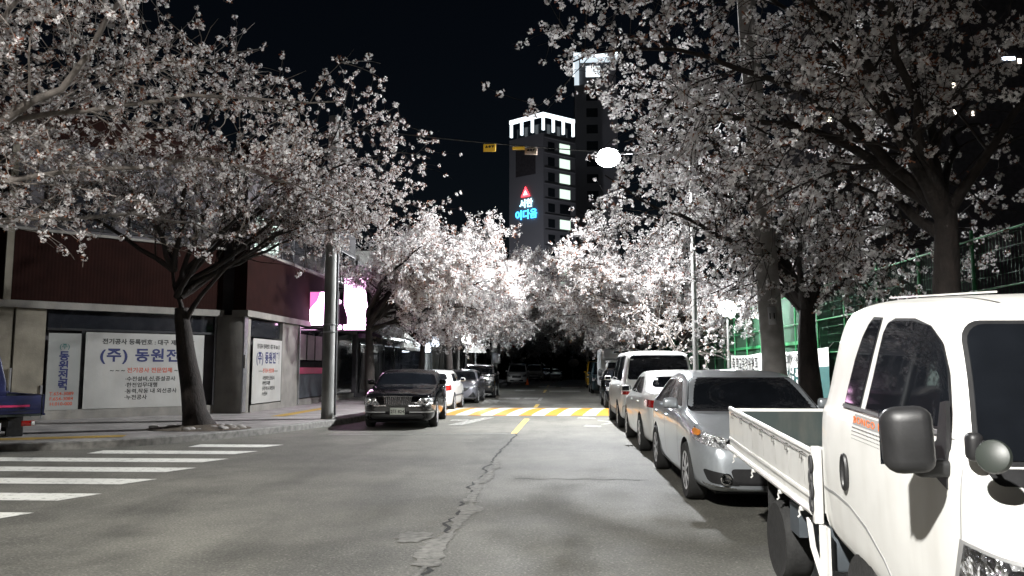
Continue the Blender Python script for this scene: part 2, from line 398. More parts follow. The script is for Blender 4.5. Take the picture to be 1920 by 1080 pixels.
def camera_and_world():
    cam = bpy.data.cameras.new('camera'); o = bpy.data.objects.new('camera', cam); COL.objects.link(o)
    cam.sensor_width = 36; cam.lens = 36 * 1480 / 1920; cam.clip_end = 2000; cam.clip_start = .05
    o.location = (0, 0, 1.5); o.rotation_euler = (R(90 + 5.787), 0, R(3.347)); S.camera = o
    w = bpy.data.worlds.new('World'); S.world = w; w.use_nodes = True; nt = w.node_tree
    bg = nt.nodes['Background']; sky = nt.nodes.new('ShaderNodeTexSky'); sky.sky_type = 'NISHITA'; sky.sun_disc = False
    sky.sun_elevation = R(38); sky.sun_rotation = R(200)
    nt.links.new(sky.outputs[0], bg.inputs['Color']); bg.inputs['Strength'].default_value = .0009
    S.view_settings.view_transform = 'Standard'; S.view_settings.look = 'None'; S.view_settings.exposure = .2; S.view_settings.gamma = 1
    S.render.engine = 'CYCLES'
    c = S.cycles; c.use_denoising = True; c.max_bounces = 6; c.diffuse_bounces = 3; c.glossy_bounces = 3; c.transmission_bounces = 4; c.transparent_max_bounces = 6
    c.sample_clamp_indirect = 4.0; c.sample_clamp_direct = 0; c.use_light_tree = True; c.caustics_reflective = False; c.caustics_refractive = False

def lamp(name, loc, watts, col=(1, .97, .92), radius=.12, spot=0, blend=.5):
    l = bpy.data.lights.new(name, 'SPOT' if spot else 'POINT'); l.energy = watts; l.color = col; l.shadow_soft_size = radius
    if spot: l.spot_size = R(spot); l.spot_blend = blend
    o = bpy.data.objects.new(name, l); COL.objects.link(o); o.location = loc
    if spot: o.rotation_euler = (R(4), R(8), 0)
    return o
# ------------------------------------------------------------------ vehicles
def chaikin(p, it=2):
    for _ in range(it):
        q = [p[0]]
        for a, b in zip(p[:-1], p[1:]):
            q.append((a[0]*.75+b[0]*.25, a[1]*.75+b[1]*.25)); q.append((a[0]*.25+b[0]*.75, a[1]*.25+b[1]*.75))
        q.append(p[-1]); p = q
    return p

def loft_body(prof, belt, bot, plan, W, L, tum, ny=84, crown=.02):
    t = np.linspace(0, 1, ny); ys = L * (.55 * t + .45 * .5 * (1 - np.cos(math.pi * t)))
    px = sorted(set([0, .012, .03, .06, L - .06, L - .03, L - .012, L])); ys = np.unique(np.concatenate([ys, px]))
    zt = pchip(*zip(*prof), ys); zbl = np.minimum(pchip(*zip(*belt), ys), zt - .045); zb = pchip(*zip(*bot), ys)
    zbl = np.maximum(zbl, zb + .05); zt = np.maximum(zt, zbl + .03); hw = pchip(*zip(*plan), ys) * W / 2
    mb = MB(); rows = []
    for i, y in enumerate(ys):
        w, h, gh = hw[i], zbl[i] - zb[i], zt[i] - zbl[i]
        wr = w * .95 - tum * gh; e = min(.055, .5 * gh)
        half = [(0, zb[i]), (w*.8, zb[i]), (w*.955, zb[i]+min(.05, .3*h)), (w*.985, zb[i]+.3*h), (w, zb[i]+.62*h), (w*.988, zbl[i]-min(.05, .2*h)), (w*.955, zbl[i]),
                (wr+(w*.955-wr)*.06, zt[i]-e-.02*gh), (wr-.03, zt[i]-e*.25), (wr*.6, zt[i]+crown*.6), (0, zt[i]+crown)]
        half = chaikin(half, 2)
        rows.append([(x, y, z) for x, z in half] + [(-x, y, z) for x, z in reversed(half[1:-1])])
    V = [[mb.bm.verts.new(p) for p in r] for r in rows]; n = len(V[0])
    for i in range(len(V) - 1):
        for k in range(n):
            mb.bm.faces.new([V[i][k], V[i][(k+1) % n], V[i+1][(k+1) % n], V[i+1][k]])
    mb.bm.faces.new(list(reversed(V[0]))); mb.bm.faces.new(V[-1])
    bmesh.ops.recalc_face_normals(mb.bm, faces=mb.bm.faces[:])
    return mb

def cut_arches(me, holes, W, depth=.30):
    """boolean the wheel arches out of a body mesh (black lining)"""
    mb = MB(); mb.mi = 1
    for y, z, r in holes:
        for s in (-1, 1):
            mb.lathe([(r, s*(W/2-depth)), (r, s*(W/2+.2))], 'x', (0, y, z), 40)
    for f in mb.bm.faces: f.material_index = 1
    cm = bpy.data.meshes.new('c'); mb.bm.to_mesh(cm); mb.bm.free()
    cm.materials.append(me.materials[0]); cm.materials.append(me.materials[1])
    a = bpy.data.objects.new('a', me); c = bpy.data.objects.new('c', cm); COL.objects.link(a); COL.objects.link(c)
    m = a.modifiers.new('b', 'BOOLEAN'); m.operation = 'DIFFERENCE'; m.object = c; m.solver = 'EXACT'
    bpy.context.view_layer.update()
    out = bpy.data.meshes.new_from_object(a.evaluated_get(bpy.context.evaluated_depsgraph_get()))
    bpy.data.objects.remove(a); bpy.data.objects.remove(c)
    return out

class Skin:
    """lays panels, glass and lamps onto a body surface by casting onto it"""
    def __init__(s, mb): s.t = BVHTree.FromBMesh(mb.bm)
    def at(s, p, d):
        d = Vector(d).normalized(); h = s.t.ray_cast(Vector(p) - d * 6, d)
        return h[0]
    def patch(s, left, right, d, off=.004, nu=8, nv=12, rnd=0.0, skirt=.014, mb=None):
        d = Vector(d).normalized(); mb = mb or MB()
        def res(poly):
            poly = [Vector(p) for p in poly]; ls = [0]
            for a, b in zip(poly[:-1], poly[1:]): ls.append(ls[-1] + (b - a).length)
            out = []
            for j in range(nv + 1):
                v = .5 * (1 - math.cos(math.pi * j / nv)) if len(poly) == 2 and rnd else j / nv
                q = v * ls[-1]; k = max(i for i in range(len(ls)) if ls[i] <= q + 1e-9); k = min(k, len(poly) - 2)
                f = (q - ls[k]) / max(1e-9, ls[k+1] - ls[k]); out.append((poly[k].lerp(poly[k+1], f), q, ls[-1]))
            return out
        A, B = res(left), res(right); P = []; last = None
        for (a, q, l), (b, _, _) in zip(A, B):
            dd = min(q, l - q); ins = 0
            if rnd and dd < rnd: ins = rnd - math.sqrt(max(0, rnd*rnd - (rnd-dd)**2))
            w = (b - a); wl = w.length; ins = min(ins, wl * .49); u0 = ins / max(wl, 1e-9)
            row = []
            for i in range(nu + 1):
                p = a + w * (u0 + (1 - 2*u0) * i / nu); h = s.t.ray_cast(p - d * 6, d)[0]
                if h is None:
                    h = p - d * (p.dot(d)) + d * (last if last is not None else p.dot(d))
                last = h.dot(d); row.append(h - d * off)
            P.append(row)
        bm = mb.bm; V = [[bm.verts.new(p) for p in r] for r in P]; fs = []
        for j in range(nv):
            for i in range(nu): fs.append(bm.faces.new([V[j][i], V[j][i+1], V[j+1][i+1], V[j+1][i]]))
        if skirt:
            loop = V[0][:] + [r[-1] for r in V[1:]] + V[-1][-2::-1] + [r[0] for r in V[-2:0:-1]]
            low = [bm.verts.new(v.co + d * skirt) for v in loop]; n = len(loop)
            for i in range(n):
                fs.append(bm.faces.new([loop[i], low[i], low[(i+1) % n], loop[(i+1) % n]]))
        fs[0].normal_update()
        if fs[len(fs)//3].normal.dot(d) > 0 or fs[0].normal.dot(d) > 0: bmesh.ops.reverse_faces(bm, faces=fs)
        for f in fs: f.material_index = mb.mi
        return mb

def quad(bl, br, tr, tl, y=.1):
    f = lambda p: p if len(p) == 3 else (p[0], y, p[1])
    return [f(bl), f(tl)], [f(br), f(tr)]

def flip(pts): return [(-p[0],) + tuple(p[1:]) for p in pts]

def wheel(parent, x, y, r, w, style='alloy', rimmat='rim', tread=None):
    s = 1 if x > 0 else -1; hw = w / 2; ri = r * .66
    t = MB().lathe([(ri, -hw*.9), (r*.93, -hw), (r*.99, -hw*.8), (r, -hw*.4), (r, hw*.4), (r*.99, hw*.8), (r*.93, hw), (ri, hw*.9)], 'x', (0, 0, 0), 36)
    o = t.build('wheel', 'rubber', parent, 40, loc=(x, y, r))
    m = MB()
    if style == 'alloy':
        m.lathe([(ri*1.0, s*hw*.86), (ri*1.02, s*hw*.93), (ri*.92, s*hw*.90), (ri*.88, s*hw*.35), (.02, s*hw*.30)], 'x', (0, 0, 0), 32)
        for k in range(7):
            a = 2*math.pi*k/7
            m.box((s*hw*.80, math.cos(a)*ri*.5, math.sin(a)*ri*.5), (.03, ri*.92, ri*.17), Matrix.Rotation(a, 3, 'X'))
        m.lathe([(ri*.2, s*hw*.55), (ri*.2, s*hw*.84), (ri*.12, s*hw*.88)], 'x', (0, 0, 0), 16)
    else:
        m.lathe([(ri, s*hw*.82), (ri*1.02, s*hw*.9), (ri*.9, s*hw*.84), (ri*.82, s*hw*.45), (ri*.45, s*hw*.55), (ri*.4, s*hw*.8), (ri*.2, s*hw*.82)], 'x', (0, 0, 0), 32)
        for k in range(5):
            a = 2*math.pi*k/5; m.lathe([(.012, s*hw*.5), (.012, s*hw*.66)], 'x', (0, math.cos(a)*ri*.3, math.sin(a)*ri*.3), 6)
    m.build('rim', rimmat, o, 30)
    return o

def mirror_pair(root, sk, y, z, hw, paint, near=(-1, 1)):
    for s in near:
        m = MB(); c = (s*(hw + .12), y, z); m.box(c, (.19, .10, .13), None, .045, 3)
        m.box((s*(hw - .01), y + .03, z - .05), (.14, .05, .04), None, .015)
        o = m.build('door_mirror', paint, root)
        MB().box((c[0], c[1] + .052, c[2]), (.15, .008, .095), None, .003).build('mirror_glass', 'carglass', o)

def car(name, label, cat, loc, rz, paint, k, group=None):
    root = empty(name, loc, rz, label, cat, group)
    L, W, H = k['L'], k['W'], k['H']; hz, nz, dz = k['hz'], k['nz'], k['dz']; yc, yw, yt, yb = k['yc'], k['yw'], k['yt'], k['yb']
    gc = k.get('gc', .2); tum = k.get('tum', .38)
    prof = k.get('prof') or [(0, nz-.16), (.015, nz-.07), (.06, nz), (.35, nz+(hz-nz)*.55), (yc-.25, hz-.02), (yc, hz), (yw, H-.07), (yw*.55+yt*.45, H-.012), (yt, H-.06), (yb, dz), (L-.10, dz-.03), (L-.02, dz-.12), (L, dz-.24)]
    belt = k.get('belt') or [(0, nz), (yc, hz-.02), (L*.8, hz+.05), (L, dz)]
    bot = [(0, gc+.10), (.05, gc+.02), (.3, gc-.02), (L-.4, gc), (L-.05, gc+.04), (L, gc+.14)]
    plan = k.get('plan') or [(0, .70), (.02, .76), (.08, .84), (.25, .925), (.7, .985), (L*.45, 1), (L-.8, .975), (L-.25, .92), (L-.06, .85), (L-.015, .78), (L, .73)]
    mb = loft_body(prof, belt, bot, plan, W, L, tum); sk = Skin(mb)
    me = bpy.data.meshes.new('body'); mb.bm.to_mesh(me); mb.bm.free()
    me.materials.append(M[paint]); me.materials.append(M['chassis'])
    r = k['wr']
    me = cut_arches(me, [(y, r, r + .055) for y in k['wy']], W)
    link('body', me, [paint, 'chassis'], root, 38)
    # glass
    wb, wt = k.get('wsb', W/2-.16), k.get('wst', W/2-.30)
    zb_, zt_ = hz + k.get('wsz', .02), H - .09
    def put(nm, mat, l, rr, d, **kw): return sk.patch(l, rr, d, **kw).build(nm, mat, root, 40)
    put('windscreen', 'carglass', *quad((-wb, zb_), (wb, zb_), (wt, zt_), (-wt, zt_)), (0, 1, 0), rnd=.07, nu=14, nv=16)
    rb0, rt0 = k.get('rwb', W/2-.24), k.get('rwt', W/2-.36)
    put('rear_window', 'carglass', *quad((-rb0, k.get('rwz', dz+.05)), (rb0, k.get('rwz', dz+.05)), (rt0, H-.12), (-rt0, H-.12), L), (0, -1, 0), rnd=.08, nu=14, nv=16)
    sb, st = k.get('side', (None, None)) if 'side' in k else (None, None)
    zs0 = k.get('zs0', hz + .06); zs1 = H - .125
    yf0, yf1 = yc + .32, yw + .16; yr0, yr1 = k.get('sr0', yb - .30), k.get('sr1', yt + .02)
    ym = k.get('ym', (yf1 + yr0) / 2 + .05)
    for s in (-1, 1):
        d = (-s, 0, 0)
        for a0, a1, b0, b1 in ((yf0, yf1, ym-.035, ym-.045), (ym+.035, ym+.04, yr0, yr1)) if not k.get('three') else ((yf0, yf1, ym-.035, ym-.045), (ym+.035, ym+.04, k['three']-.04, k['three']-.05), (k['three']+.04, k['three']+.03, yr0, yr1)):
            put('side_window', 'carglass', [(s, a0, zs0), (s, a1, zs1)], [(s, b0, zs0), (s, b1, zs1)], d, rnd=.055, nu=10, nv=12, off=.003)
        if k.get('chromeline'):
            put('window_trim', 'chrome', [(s, yf0-.05, zs0-.035), (s, yr0+.05, zs0-.035)], [(s, yf0-.05, zs0-.018), (s, yr0+.05, zs0-.018)], d, nu=1, nv=30, off=.005)
        if k.get('seams', True):
            for yy in (yf0 - .05, ym, yr0 - .02):
                put('door_seam', 'chassis', [(s, yy-.005, gc+.16), (s, yy-.005, zs0-.03)], [(s, yy+.005, gc+.16), (s, yy+.005, zs0-.03)], d, nu=1, nv=14, off=.0015, skirt=0)
            for yy in (ym - .2, yr0 - .25):
                h = sk.at((s, yy, zs0-.15), d)
                if h: MB().box((h.x + s*.012, yy, zs0-.15), (.03, .19, .035), None, .012).build('door_handle', k.get('handle', paint), root)
        if k.get('rub'):
            put('rubbing_strip', k['rub'], [(s, .85, .52), (s, L-.8, .54)], [(s, .85, .57), (s, L-.8, .59)], d, nu=1, nv=30, off=.012)
    mirror_pair(root, sk, yc + .42, hz + .10, W/2 - .07, k.get('mir', paint))
    for nm, mat, pts, o in k.get('front', []) + k.get('rear', []):
        d = o.get('d', (0, 1, 0)); sub = o.get('sub')
        sets = [(pts, d)]
        if o.get('m', True): sets.append((flip(pts), (-d[0], d[1], d[2])))
        for p, dd in sets:
            y = 0.1 if dd[1] > 0 else L - .1
            l, rr = quad(*p, y)
            ob = put(nm, mat, l, rr, dd, rnd=o.get('r', .02), off=o.get('off', .006), nu=o.get('nu', 8), nv=o.get('nv', 10), skirt=o.get('skirt', .016))
            if sub:
                sg = 1 if p[0][0] > 0 else -1
                for bx_, bz_, br_ in sub:
                    h = sk.at((sg*bx_, y, bz_), (0, dd[1], 0))
                    if h:
                        yy = h.y - (.004 if dd[1] > 0 else -.004)
                        MB().lathe([(br_, 0), (br_, -.014), (br_*.82, -.016), (br_*.75, -.006), (br_*.3, -.002)], 'y', (sg*bx_, yy, bz_), 20).build('lamp_reflector', 'chrome', ob)
    if 'grille' in k:
        g = k['grille']; x0, z0, z1, n = g['w'], g['z0'], g['z1'], g['n']
        ob = put('grille', 'blackplastic', *quad((-x0*g.get('tb', .93), z0), (x0*g.get('tb', .93), z0), (x0, z1), (-x0, z1)), (0, 1, 0), rnd=.03, off=.004)
        m = MB()
        for i in range(n):
            if g.get('vert', False):
                x = -x0*.92 + 2*x0*.92*i/(n-1); sc = min(1, 1.02 - .06*abs(x)/x0)
                a, b = sk.at((x*.95, 0, z0+.012), (0, 1, 0)), sk.at((x, 0, z1-.012), (0, 1, 0))
                if a and b: m.tube([a + Vector((0, -.012, 0)), b + Vector((0, -.012, 0))], .010, 6)
            else:
                z = z0 + (z1-z0)*(i+.5)/n; pts = [sk.at((x0*.94*t, 0, z), (0, 1, 0)) for t in (-1, -.6, -.2, .2, .6, 1)]
                if all(pts): m.tube([p + Vector((0, -.010, 0)) for p in pts], .008, 6)
        top = [sk.at((x0*1.02*t, 0, z1+.005), (0, 1, 0)) for t in (-1, -.6, -.2, .2, .6, 1)]
        if all(top): m.tube([p + Vector((0, -.012, 0)) for p in top], .014, 8)
        bo = [sk.at((x0*.98*t, 0, z0-.004), (0, 1, 0)) for t in (-1, -.6, -.2, .2, .6, 1)]
        if all(bo): m.tube([p + Vector((0, -.012, 0)) for p in bo], .010, 8)
        m.build('grille_bars', g.get('mat', 'chrome'), ob)
    if 'plate' in k:
        for (z, txt, y) in k['plate']:
            d = (0, 1, 0) if y == 0 else (0, -1, 0); h = sk.at((0, y, z), d)
            if h:
                sgn = -1 if y == 0 else 1; pw, ph = k.get('platesize', (.335, .155))
                o = MB().box((0, h.y + sgn*.012, z), (pw, .012, ph), None, .004).build('number_plate', k.get('platemat', 'plate_white'), root)
                if txt: text_obj('lettering', txt, ph*.62, 'ink_black', (0, h.y + sgn*.019, z - ph*.24), (-sgn, 0, 0), (0, 0, 1), o, .002, depth=.001)
    for y in k['wy']:
        for s in (-1, 1): wheel(root, s*(W/2 - .11), y, r, .21, k.get('rimstyle', 'alloy'), k.get('rimmat', 'rim'))
    MB().bx(-W/2+.22, W/2-.22, .25, L-.25, gc-.04, gc+.12).build('underbody', 'chassis', root)
    if k.get('rails'):
        for s in (-1, 1):
            MB().tube([(s*(W/2-.30), yw+.1, H-.05), (s*(W/2-.30), yw+.25, H+.035), (s*(W/2-.31), yt-.3, H+.035), (s*(W/2-.31), yt-.1, H-.04)], .018, 8).build('roof_rail', 'chrome', root)
    if k.get('lowtrim'):
        for s in (-1, 1):
            put('sill_cladding', 'cladding', [(s, k['wy'][0]+r+.08, gc+.02), (s, k['wy'][1]-r-.08, gc+.02)], [(s, k['wy'][0]+r+.08, gc+k['lowtrim']), (s, k['wy'][1]-r-.08, gc+k['lowtrim'])], (-s, 0, 0), nu=4, nv=20, off=.006)
    return root

def cars():
    # lamps on the nose and tail: corner points (x, z) or (x, y, z), mirrored
    def head(x0, x1, z0, z1, sw=.10, r=.03, wrap=.0, y1=.25, mat='lampglass', sub=True, tilt=0):
        rad = min(.06, (z1-z0)*.42); xm = (x0+x1)/2
        return ('headlight', mat, [(x0, .05, z0), (x1, y1, z0+tilt), (x1-.01, y1+.08, z1+tilt), (x0+sw, .08, z1)], dict(r=r, d=(-wrap, 1, 0), off=.008, sub=[(xm-.02, (z0+z1)/2, rad)] if sub else None))
    def tail(x0, x1, z0, z1, L, wrap=.5, r=.03, mat='redlens'):
        return ('tail_light', mat, [(x0, L-.05, z0), (x1, L-.28, z0+.01), (x1, L-.30, z1), (x0, L-.06, z1-.02)], dict(r=r, d=(-wrap, -1, 0), off=.008))
    intake = lambda w, z0, z1, mat='blackplastic': ('bumper_intake', mat, [(-w, z0), (w, z0), (w*.94, z1), (-w*.94, z1)], dict(m=False, r=.03, off=.004, nu=12))
    G1 = 'vehicles parked along the right kerb'; G2 = 'vehicles parked along the left kerb'

    # silver saloon, second on the right, facing us
    silver = dict(L=4.62, W=1.81, H=1.47, hz=.965, wsb=.80, wst=.66, nz=.70, dz=1.06, yc=1.18, yw=2.02, yt=3.25, yb=4.05, wy=(.93, 3.63), wr=.325, tum=.42,
        prof=[(0, .50), (.012, .58), (.05, .66), (.14, .73), (.40, .84), (.85, .925), (1.18, .975), (2.02, 1.395), (2.65, 1.462), (3.25, 1.40), (4.1, 1.10), (4.45, 1.05), (4.60, .95), (4.62, .80)],
        belt=[(0, .60), (.3, .76), (1.18, .94), (3.7, 1.05), (4.62, .95)],
        front=[('headlight', 'lampglass', [(.43, .10, .625), (.83, .62, .735), (.80, .70, .865), (.46, .22, .735)], dict(r=.045, d=(-.75, 1, 0), off=.008, nu=14, nv=12, sub=[(.56, .70, .045)])),
               ('indicator', 'amber', [(.70, .50, .77), (.815, .62, .77), (.79, .68, .845), (.70, .52, .82)], dict(r=.03, d=(-.75, 1, 0), off=.014)),
               ('bumper_intake', 'blackplastic', [(-.52, .28), (.52, .28), (.58, .45), (-.58, .45)], dict(m=False, r=.05, off=.004, nu=14)),
               ('fog_recess', 'blackplastic', [(.44, .05, .27), (.74, .25, .30), (.80, .30, .44), (.56, .10, .40)], dict(r=.05, d=(-.35, 1, 0), off=.006, sub=[(.62, .345, .062)])),
               ('bumper_trim', 'chrome', [(.50, .05, .238), (.80, .30, .275), (.81, .31, .288), (.50, .05, .250)], dict(r=.004, d=(-.35, 1, 0), off=.012)),
               ('upper_grille', 'blackplastic', [(-.36, .56), (.36, .56), (.40, .62), (-.40, .62)], dict(m=False, r=.02, off=.004))],
        plate=[(.50, '', 0)], chromeline=False, ym=2.55)
    car('parked_car', 'silver saloon facing the camera, just behind the white pickup truck', 'car', (2.36, 8.50, 0), R(.3), 'silver_paint', silver, G1)

    white = dict(L=4.75, W=1.83, H=1.46, hz=.98, nz=.72, dz=1.10, yc=1.2, yw=2.05, yt=3.05, yb=4.05, wy=(.95, 3.72), wr=.33, tum=.40, ym=2.6,
        rear=[('tail_light', 'redlens', [(.40, 4.68, .80), (.90, 4.36, .84), (.90, 4.30, .965), (.44, 4.68, .94)], dict(r=.035, d=(-.65, -1, 0), off=.008, nu=14)),
              ('exhaust_recess', 'chassis', [(.46, .30), (.72, .30), (.68, .39), (.50, .39)], dict(r=.02, d=(0, -1, 0))),
              ('exhaust_trim', 'chrome', [(.50, .315), (.68, .315), (.65, .37), (.53, .37)], dict(r=.02, d=(0, -1, 0), off=.014)),
              ('bumper_lower', 'blackplastic', [(-.44, .27), (.44, .27), (.40, .36), (-.40, .36)], dict(m=False, r=.03, d=(0, -1, 0)))],
        plate=[(.68, '', 9)], mir='white_paint')
    car('parked_car', 'white saloon seen from behind, red tail lamps, between silver car and white van', 'car', (2.37, 18.45, 0), math.pi, 'white_paint', white, G1)

    vanr = dict(L=5.1, W=1.90, H=1.93, hz=1.12, nz=.80, dz=1.0, yc=.95, yw=1.75, yt=4.85, yb=5.05, wy=(.95, 4.05), wr=.335, tum=.20, gc=.24,
        prof=[(0, .62), (.015, .72), (.06, .80), (.5, 1.0), (.95, 1.12), (1.75, 1.80), (2.4, 1.91), (4.2, 1.915), (4.75, 1.87), (4.95, 1.72), (5.04, 1.25), (5.07, 1.0), (5.1, .75)],
        belt=[(0, .7), (.95, 1.08), (5.1, 1.16)], sr0=4.75, sr1=4.60, ym=2.2, three=3.4, rwb=.76, rwt=.66, rwz=1.22, zs0=1.2, lowtrim=.22,
        plan=[(0, .72), (.02, .78), (.1, .87), (.4, .95), (1, 1), (3.5, 1), (4.7, .97), (4.95, .93), (5.06, .88), (5.1, .84)],
        rear=[('tail_light', 'redlens', [(.62, 5.0, .86), (.92, 4.85, .86), (.91, 4.85, .98), (.62, 5.0, .98)], dict(r=.02, d=(-.4, -1, 0), off=.008)),
              ('reverse_lamp', 'lampglass', [(.64, 5.0, .985), (.90, 4.85, .985), (.88, 4.85, 1.09), (.66, 5.0, 1.09)], dict(r=.02, d=(-.4, -1, 0), off=.008)),
              ('bumper', 'cladding', [(-.86, .30), (.86, .30), (.88, .60), (-.88, .60)], dict(m=False, r=.05, d=(0, -1, 0), off=.02, nu=20, skirt=.05)),
              ('tailgate_trim', 'chrome', [(-.40, .93), (.40, .93), (.40, .965), (-.40, .965)], dict(m=False, r=.008, d=(0, -1, 0), off=.02))],
        plate=[(.80, '', 9)], platesize=(.5, .11))
    car('parked_van', 'tall white van seen from behind with dark rear window, in front of the box truck', 'van', (2.42, 24.4, 0), math.pi, 'white_paint', vanr, G1)

    dark = dict(L=4.1, W=1.72, H=1.50, hz=1.0, nz=.74, dz=1.05, yc=1.05, yw=1.8, yt=3.5, yb=3.95, wy=(.8, 3.25), wr=.31, tum=.36,
        front=[head(.44, .78, .66, .80, wrap=.5, y1=.4), intake(.5, .30, .46)], plate=[(.52, '', 0)], seams=False)
    car('parked_car', 'small black car facing the camera, half hidden beside the white van on the right', 'car', (2.58, 29.6, 0), 0, 'black_paint', dark, G1)

    tealk = dict(L=4.7, W=1.78, H=1.9, hz=1.1, nz=.85, dz=1.0, yc=.7, yw=1.4, yt=4.5, yb=4.62, wy=(.8, 3.7), wr=.32, tum=.18, belt=[(0, .8), (.7, 1.06), (4.7, 1.15)], rwz=1.2, zs0=1.18, sr0=4.3, sr1=4.2, three=3.1, ym=1.95,
        front=[head(.5, .8, .74, .92, wrap=.4), intake(.5, .32, .5)], seams=False)
    car('parked_van', 'blue-grey van facing the camera behind the white box truck', 'van', (2.78, 46.5, 0), 0, 'teal_paint', tealk, G1)
    yel = dict(tealk); yel['H'] = 2.05
    car('parked_van', 'yellow van, last in the row of vehicles along the fence side', 'van', (2.98, 60.3, 0), 0, 'yellow_paint', yel, G1)

    # ---- left kerb
    limo = dict(L=5.05, W=1.83, H=1.46, hz=1.02, nz=.78, dz=1.06, yc=1.45, yw=2.2, yt=3.5, yb=4.2, wy=(1.0, 3.92), wr=.325, tum=.40, chromeline=True, handle='chrome', mir='black_paint', ym=2.9,
        prof=[(0, .55), (.015, .64), (.03, .72), (.08, .80), (.4, .89), (1.1, .985), (1.45, 1.02), (2.2, 1.385), (2.85, 1.452), (3.5, 1.39), (4.25, 1.08), (4.8, 1.04), (5.0, .92), (5.05, .7)],
        front=[('headlight', 'lampglass', [(.42, .05, .60), (.86, .30, .60), (.83, .40, .765), (.53, .12, .765)], dict(r=.025, d=(-.35, 1, 0), off=.008, nu=12, sub=[(.56, .675, .062), (.70, .675, .06)])),
               ('bumper_trim', 'chrome', [(.26, .05, .565), (.90, .30, .565), (.90, .30, .588), (.26, .05, .588)], dict(r=.006, d=(-.3, 1, 0), off=.014, nu=14)),
               ('bumper_strip', 'alu', [(.28, .05, .405), (.88, .30, .405), (.88, .30, .435), (.28, .05, .435)], dict(r=.006, d=(-.3, 1, 0), off=.014, nu=14)),
               ('bumper', 'suv_paint', [(-.88, .44), (.88, .44), (.88, .56), (-.88, .56)], dict(m=False, r=.03, off=.010, nu=30)),
               ('bumper_intake', 'blackplastic', [(-.70, .26), (.70, .26), (.70, .37), (-.70, .37)], dict(m=False, r=.03, off=.005, nu=14))],
        grille=dict(w=.36, z0=.60, z1=.80, n=14, vert=True, tb=.86), plate=[(.44, '52\ub354 8243', 0)], platemat='plate_green', platesize=(.36, .17))
    lm = car('parked_car', 'black limousine with upright chrome grille, parked beside the tall steel pole', 'car', (-3.96, 19.42, 0), R(4.0), 'black_paint', limo, G2)
    MB().tube([(0, .30, .86), (0, .30, .93)], [.008, .004], 6).sphere((0, .30, .945), .022, 10, (.5, .5, 1)).build('bonnet_ornament', 'chrome', lm)
    for o in lm.children:
        if o.name.startswith('number_plate'): pass

    hatch = dict(L=4.5, W=1.72, H=1.43, hz=.98, nz=.72, dz=1.05, yc=1.15, yw=1.9, yt=3.2, yb=3.85, wy=(.9, 3.5), wr=.31, tum=.40, rub='grey_paint', ym=2.45,
        rear=[tail(.52, .84, .74, .93, 4.5), ('bumper_lower', 'cladding', [(-.7, .27), (.7, .27), (.7, .36), (-.7, .36)], dict(m=False, r=.03, d=(0, -1, 0)))], plate=[(.66, '', 9)])
    car('parked_car', 'white saloon seen from behind, just beyond the black limousine', 'car', (-4.48, 30.9, 0), math.pi + R(.8), 'white_paint', hatch, G2)

    grey = dict(L=4.65, W=1.82, H=1.43, hz=.97, nz=.73, dz=1.05, yc=1.2, yw=2.0, yt=3.3, yb=4.15, wy=(.93, 3.63), wr=.325, tum=.42, ym=2.6,
        front=[('headlight', 'lampglass', [(.40, .05, .66), (.85, .45, .72), (.83, .52, .80), (.45, .10, .71)], dict(r=.02, d=(-.5, 1, 0), off=.008)),
               ('upper_grille', 'blackplastic', [(-.42, .52), (.42, .52), (.62, .68), (-.62, .68)], dict(m=False, r=.03, off=.004, nu=14)),
               ('fog_recess', 'blackplastic', [(.50, .05, .28), (.84, .35, .28), (.70, .25, .48), (.66, .2, .48)], dict(r=.005, d=(-.3, 1, 0), off=.005)),
               ('bumper_lip', 'chrome', [(-.78, .235), (.78, .235), (.78, .25), (-.78, .25)], dict(m=False, r=.004, off=.01, nu=20))], plate=[(.42, '', 0)])
    car('parked_car', 'grey saloon with slim dark nose, facing the camera in front of the black off-roader', 'car', (-4.32, 33.2, 0), R(.5), 'grey_paint', grey, G2)

    suv = dict(L=4.7, W=1.86, H=1.70, hz=1.12, nz=.86, dz=1.15, yc=1.15, yw=1.85, yt=4.1, yb=4.6, wy=(.92, 3.62), wr=.36, tum=.30, gc=.26, rails=True, rwz=1.2, zs0=1.2, sr0=4.35, sr1=4.1, ym=2.5,
        front=[('headlight', 'lampglass', [(.46, .05, .80), (.86, .40, .84), (.84, .48, .98), (.50, .12, .93)], dict(r=.03, d=(-.45, 1, 0), off=.008, sub=[(.62, .88, .05)])),
               intake(.62, .34, .50), ('bumper_guard', 'alu', [(-.45, .27), (.45, .27), (.40, .36), (-.40, .36)], dict(m=False, r=.03, off=.012)),
               ('fog_recess', 'chrome', [(.56, .05, .52), (.84, .3, .52), (.84, .32, .64), (.58, .08, .64)], dict(r=.03, d=(-.3, 1, 0), off=.008))],
        grille=dict(w=.42, z0=.70, z1=.86, n=3), plate=[(.60, '', 0)])
    car('parked_car', 'black off-roader with roof rails, facing the camera on the left', 'car', (-4.12, 39.8, 0), R(1), 'suv_paint', suv, G2)

    vanf = dict(vanr); vanf.update(H=1.95, rear=[], lowtrim=0, plate=[(.42, '', 0)], front=[
        ('headlight', 'lampglass', [(.50, .05, .70), (.88, .35, .74), (.84, .45, .96), (.56, .12, .84)], dict(r=.04, d=(-.4, 1, 0), off=.008, sub=[(.66, .78, .06)])), intake(.62, .30, .44)],
        grille=dict(w=.42, z0=.62, z1=.80, n=4))
    car('parked_van', 'white van facing the camera at the far end of the left row', 'van', (-3.78, 71.6, 0), R(-.5), 'white_paint', vanf, G2)
    car('parked_car', 'pale saloon crossing the dark far end of the street', 'car', (-.35, 93.0, 0), R(8), 'silver_paint', grey, None)
    dk = dict(dark); dk['L'] = 4.1
